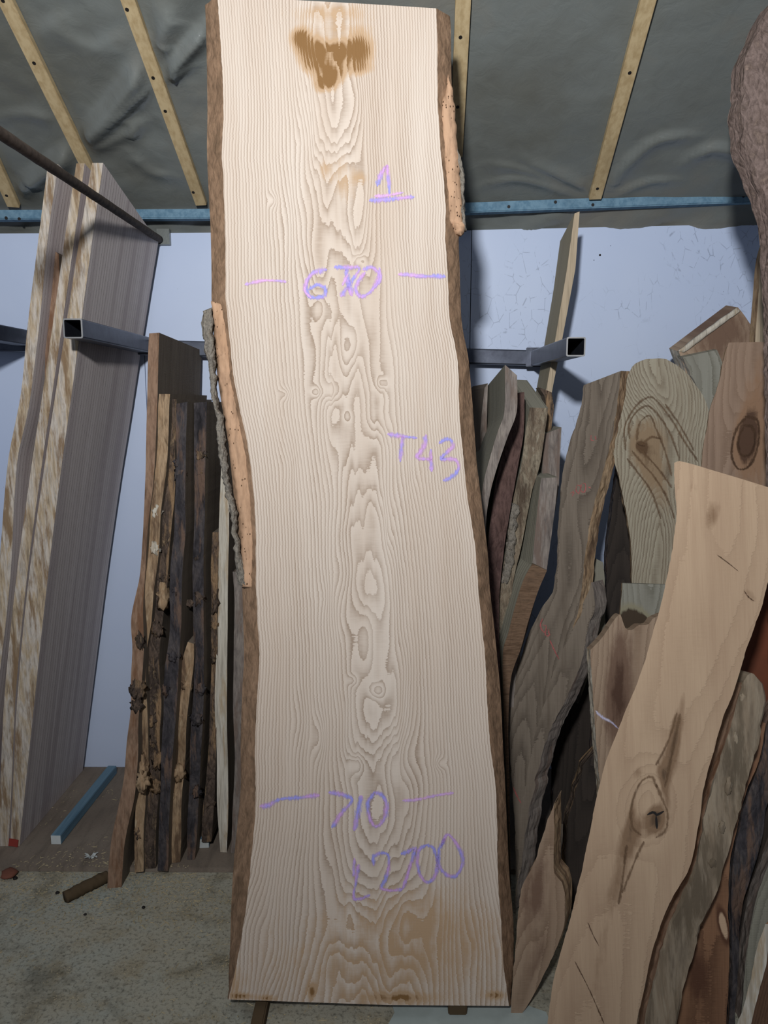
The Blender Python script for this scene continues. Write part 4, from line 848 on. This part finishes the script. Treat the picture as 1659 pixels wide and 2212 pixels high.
BKR = [(1628,1456),(1646,1480),(1650,1545),(1634,1620),(1614,1690),(1597,1750),(1577,1817),(1551,1922),(1510,2015),(1484,2105),(1469,2172),(1462,2212),(1455,2300)]
BK = board('bark_board', 'pale grey barked edge of a board right of the large crooked slab', BKL, BKR, Plane(1.53, .24), .05, MAT['smooth_bark'], MAT['brown_edge'], zb=0, top=[(1612,1458),(1620,1453)], seed=38, relief=.02, jit=.003, m=14, group=G3)
for i, (px, py, rx, ry) in enumerate([(1618,1480,14,9),(1606,1510,8,12),(1630,1530,9,14),(1590,1600,6,18),(1575,1700,7,20),(1560,1790,8,14),(1540,1870,9,16),(1520,1940,9,10)]):
    c = Plane(1.53, .24).hit(px, py); d_ = (c-CAM).dot(fw)/F; lump('bark_flake', c+Vector((0,.003,0)), (rx*d_, .006, ry*d_), MAT['smooth_bark'], BK, seed=i+40)
RBL = [(1640,1560),(1628,1620),(1606,1700),(1588,1760),(1568,1830),(1545,1930),(1505,2020),(1480,2110),(1466,2180),(1455,2300)]
RB_ = [(1654,1562),(1640,1640),(1611,1712),(1594,1780),(1579,1850),(1573,1948),(1575,2022),(1576,2090),(1570,2190),(1566,2300)]
board('figured_board', 'red-brown figured board with a pale patch between bark edge and black board', RBL, RB_, Plane(1.66, .2), .05, MAT['redbrown'], MAT['tan_edge'], zb=0, seed=39, tones=[(1563,2000,8,30,1.4,-12),(1510,2110,24,50,.7)], group=G3, m=14)
board('black_board', 'blackened barked board leaning at the lower right edge', [(1700,1480),(1660,1560),(1645,1640),(1618,1710),(1600,1780),(1585,1850),(1579,1948),(1580,2022),(1581,2090),(1575,2190),(1570,2300)],
    [(1760,1480),(1740,1560),(1700,1650),(1657,1740),(1648,1800),(1637,1847),(1608,1940),(1597,2004),(1597,2060),(1589,2153),(1585,2300)], Plane(1.72, .2), .05, MAT['black_edge'], MAT['black_edge'], zb=0, seed=40, relief=.015, cat='board', m=12)
board('shade_filler_board', 'added dark filler board standing in for the deep shade behind the brown board with the white chalk line', [(1232,1380),(1222,1500),(1200,1600),(1190,1900)], [(1330,1380),(1330,1500),(1330,1600),(1320,1900)], Plane(2.66, .12), .04, MAT['deep'], MAT['black_edge'], zb=.019, seed=44, cat='board')  # added board, blocks the view to the wall so the gap reads near black
board('shade_filler_board', 'added black filler board standing in for the shadow gap at the lower right edge', [(1700,1560),(1668,1700),(1640,1800),(1612,1900),(1596,2030),(1588,2150),(1584,2260)], [(1790,1560),(1770,1700),(1750,1800),(1740,1900),(1730,2030),(1720,2150),(1716,2260)], Plane(1.83, .15), .04, MAT['deep'], MAT['black_edge'], zb=0, seed=45, cat='board')  # added board, its dark colour stands in for shade over the orange one
board('orange_board', 'orange-brown smooth board glimpsed right of the crooked slab', [(1700,1100),(1640,1260),(1600,1400),(1570,1520),(1560,1700)], [(1800,1100),(1790,1260),(1760,1400),(1740,1520),(1720,1700)], Plane(1.92, .2), .04, MAT['orange'], MAT['brown_edge'], zb=0, seed=41, cat='board')
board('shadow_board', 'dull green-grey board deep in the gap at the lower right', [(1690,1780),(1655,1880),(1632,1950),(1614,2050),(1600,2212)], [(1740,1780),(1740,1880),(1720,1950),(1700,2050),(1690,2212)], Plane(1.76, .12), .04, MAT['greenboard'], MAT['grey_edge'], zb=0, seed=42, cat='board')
eb('waney_edge_board', 'board with cream sapwood edge in the bottom right corner', [(1654,1996),(1640,2030),(1630,2070),(1618,2130),(1605,2180),(1592,2208),(1586,2260)], [(1668,1996),(1662,2030),(1656,2080),(1640,2140),(1630,2180),(1618,2230),(1614,2260)], 1.34, .22, .05, MAT['redbrown'], MAT['pale_edge'], zb=0, seed=43, ext=(.12,.10,0), group=G3)

# ------------------------------------------------------------------ floor clutter
a, b_ = hz(141,1938,.02), hz(231,1893,.02)
tag(cyl('branch_stick', a, b_, .0195, MAT['stick'], None, 14, .25, 26, 5), 'short round barked stick lying on the concrete by the splayed foot', 'stick')
c = hz(20, 1886, .012); tag(lump('wood_chip', c, (.028, .03, .012), m_plain('red_chip', srgb(120,74,58), .8), None, 3, 2, .3), 'flat reddish wood chip on the floor at the left edge', 'chip')
for (px, py, r, lab) in ((33,1897,.008,'small black pebble beside the reddish chip'), (124,1928,.007,'small dark pebble left of the round stick'), (310,1960,.006,'small dark crumb on the floor right of the round stick'), (184,1975,.005,'tiny dark crumb on bare concrete below the round stick')):
    tag(lump('pebble', hz(px, py, r*.5), (r, r, r*.6), MAT['screw'], None, px, 2, .3), lab, 'pebble', 'loose crumbs on the floor')
c = hz(200, 1850, .022)
vs = []; fs = []
for k in range(9):
    a0 = random.uniform(0, 6.28); ln = random.uniform(.012, .03); w_ = .004; p = c+Vector((random.uniform(-.01,.01), random.uniform(-.01,.01), -.002)); d = Vector((math.cos(a0), math.sin(a0), .35)); s = Vector((-d.y, d.x, 0))*w_
    b0 = len(vs); vs += [p-s, p+s, p+d*ln*.5+s+Vector((0,0,.005)), p+d*ln*.5-s+Vector((0,0,.005)), p+d*ln, p+d*ln-s]; fs += [(b0, b0+1, b0+2, b0+3), (b0+3, b0+2, b0+4, b0+5)]
tag(mesh('wood_shaving', vs, fs, MAT['blue_end']), 'pale crumpled wood shaving on the floor sheet', 'shaving')
# loose sawdust and slivers nobody could count
vs = []; fs = []
for k in range(5000):
    if random.random() < .45: x, y = random.gauss(-.75, .45), random.gauss(PY-.08, .10)
    else: x, y = random.uniform(-1.8, .1), random.uniform(1.2, 2.9)
    z = .0186 if y > PY else .0006
    if noise.noise(Vector((x*3, y*3, 0))) < -.12: continue
    a0 = random.uniform(0, 3.14); ln = random.choice((.002, .003, .004, .007, .012 if random.random() < .3 else .003)); w_ = random.uniform(.0007, .0017)
    d = Vector((math.cos(a0), math.sin(a0), 0)); s = Vector((-d.y, d.x, 0)); p = Vector((x, y, z)); b0 = len(vs)
    vs += [p-d*ln-s*w_, p+d*ln-s*w_, p+d*ln+s*w_, p-d*ln+s*w_, p+Vector((0, 0, w_*1.2))]; fs += [(b0, b0+1, b0+4), (b0+1, b0+2, b0+4), (b0+2, b0+3, b0+4), (b0+3, b0, b0+4)]
tag(mesh('sawdust', vs, fs, MAT['dust']), 'loose sawdust and wood slivers scattered over the concrete floor', 'sawdust', kind='stuff')
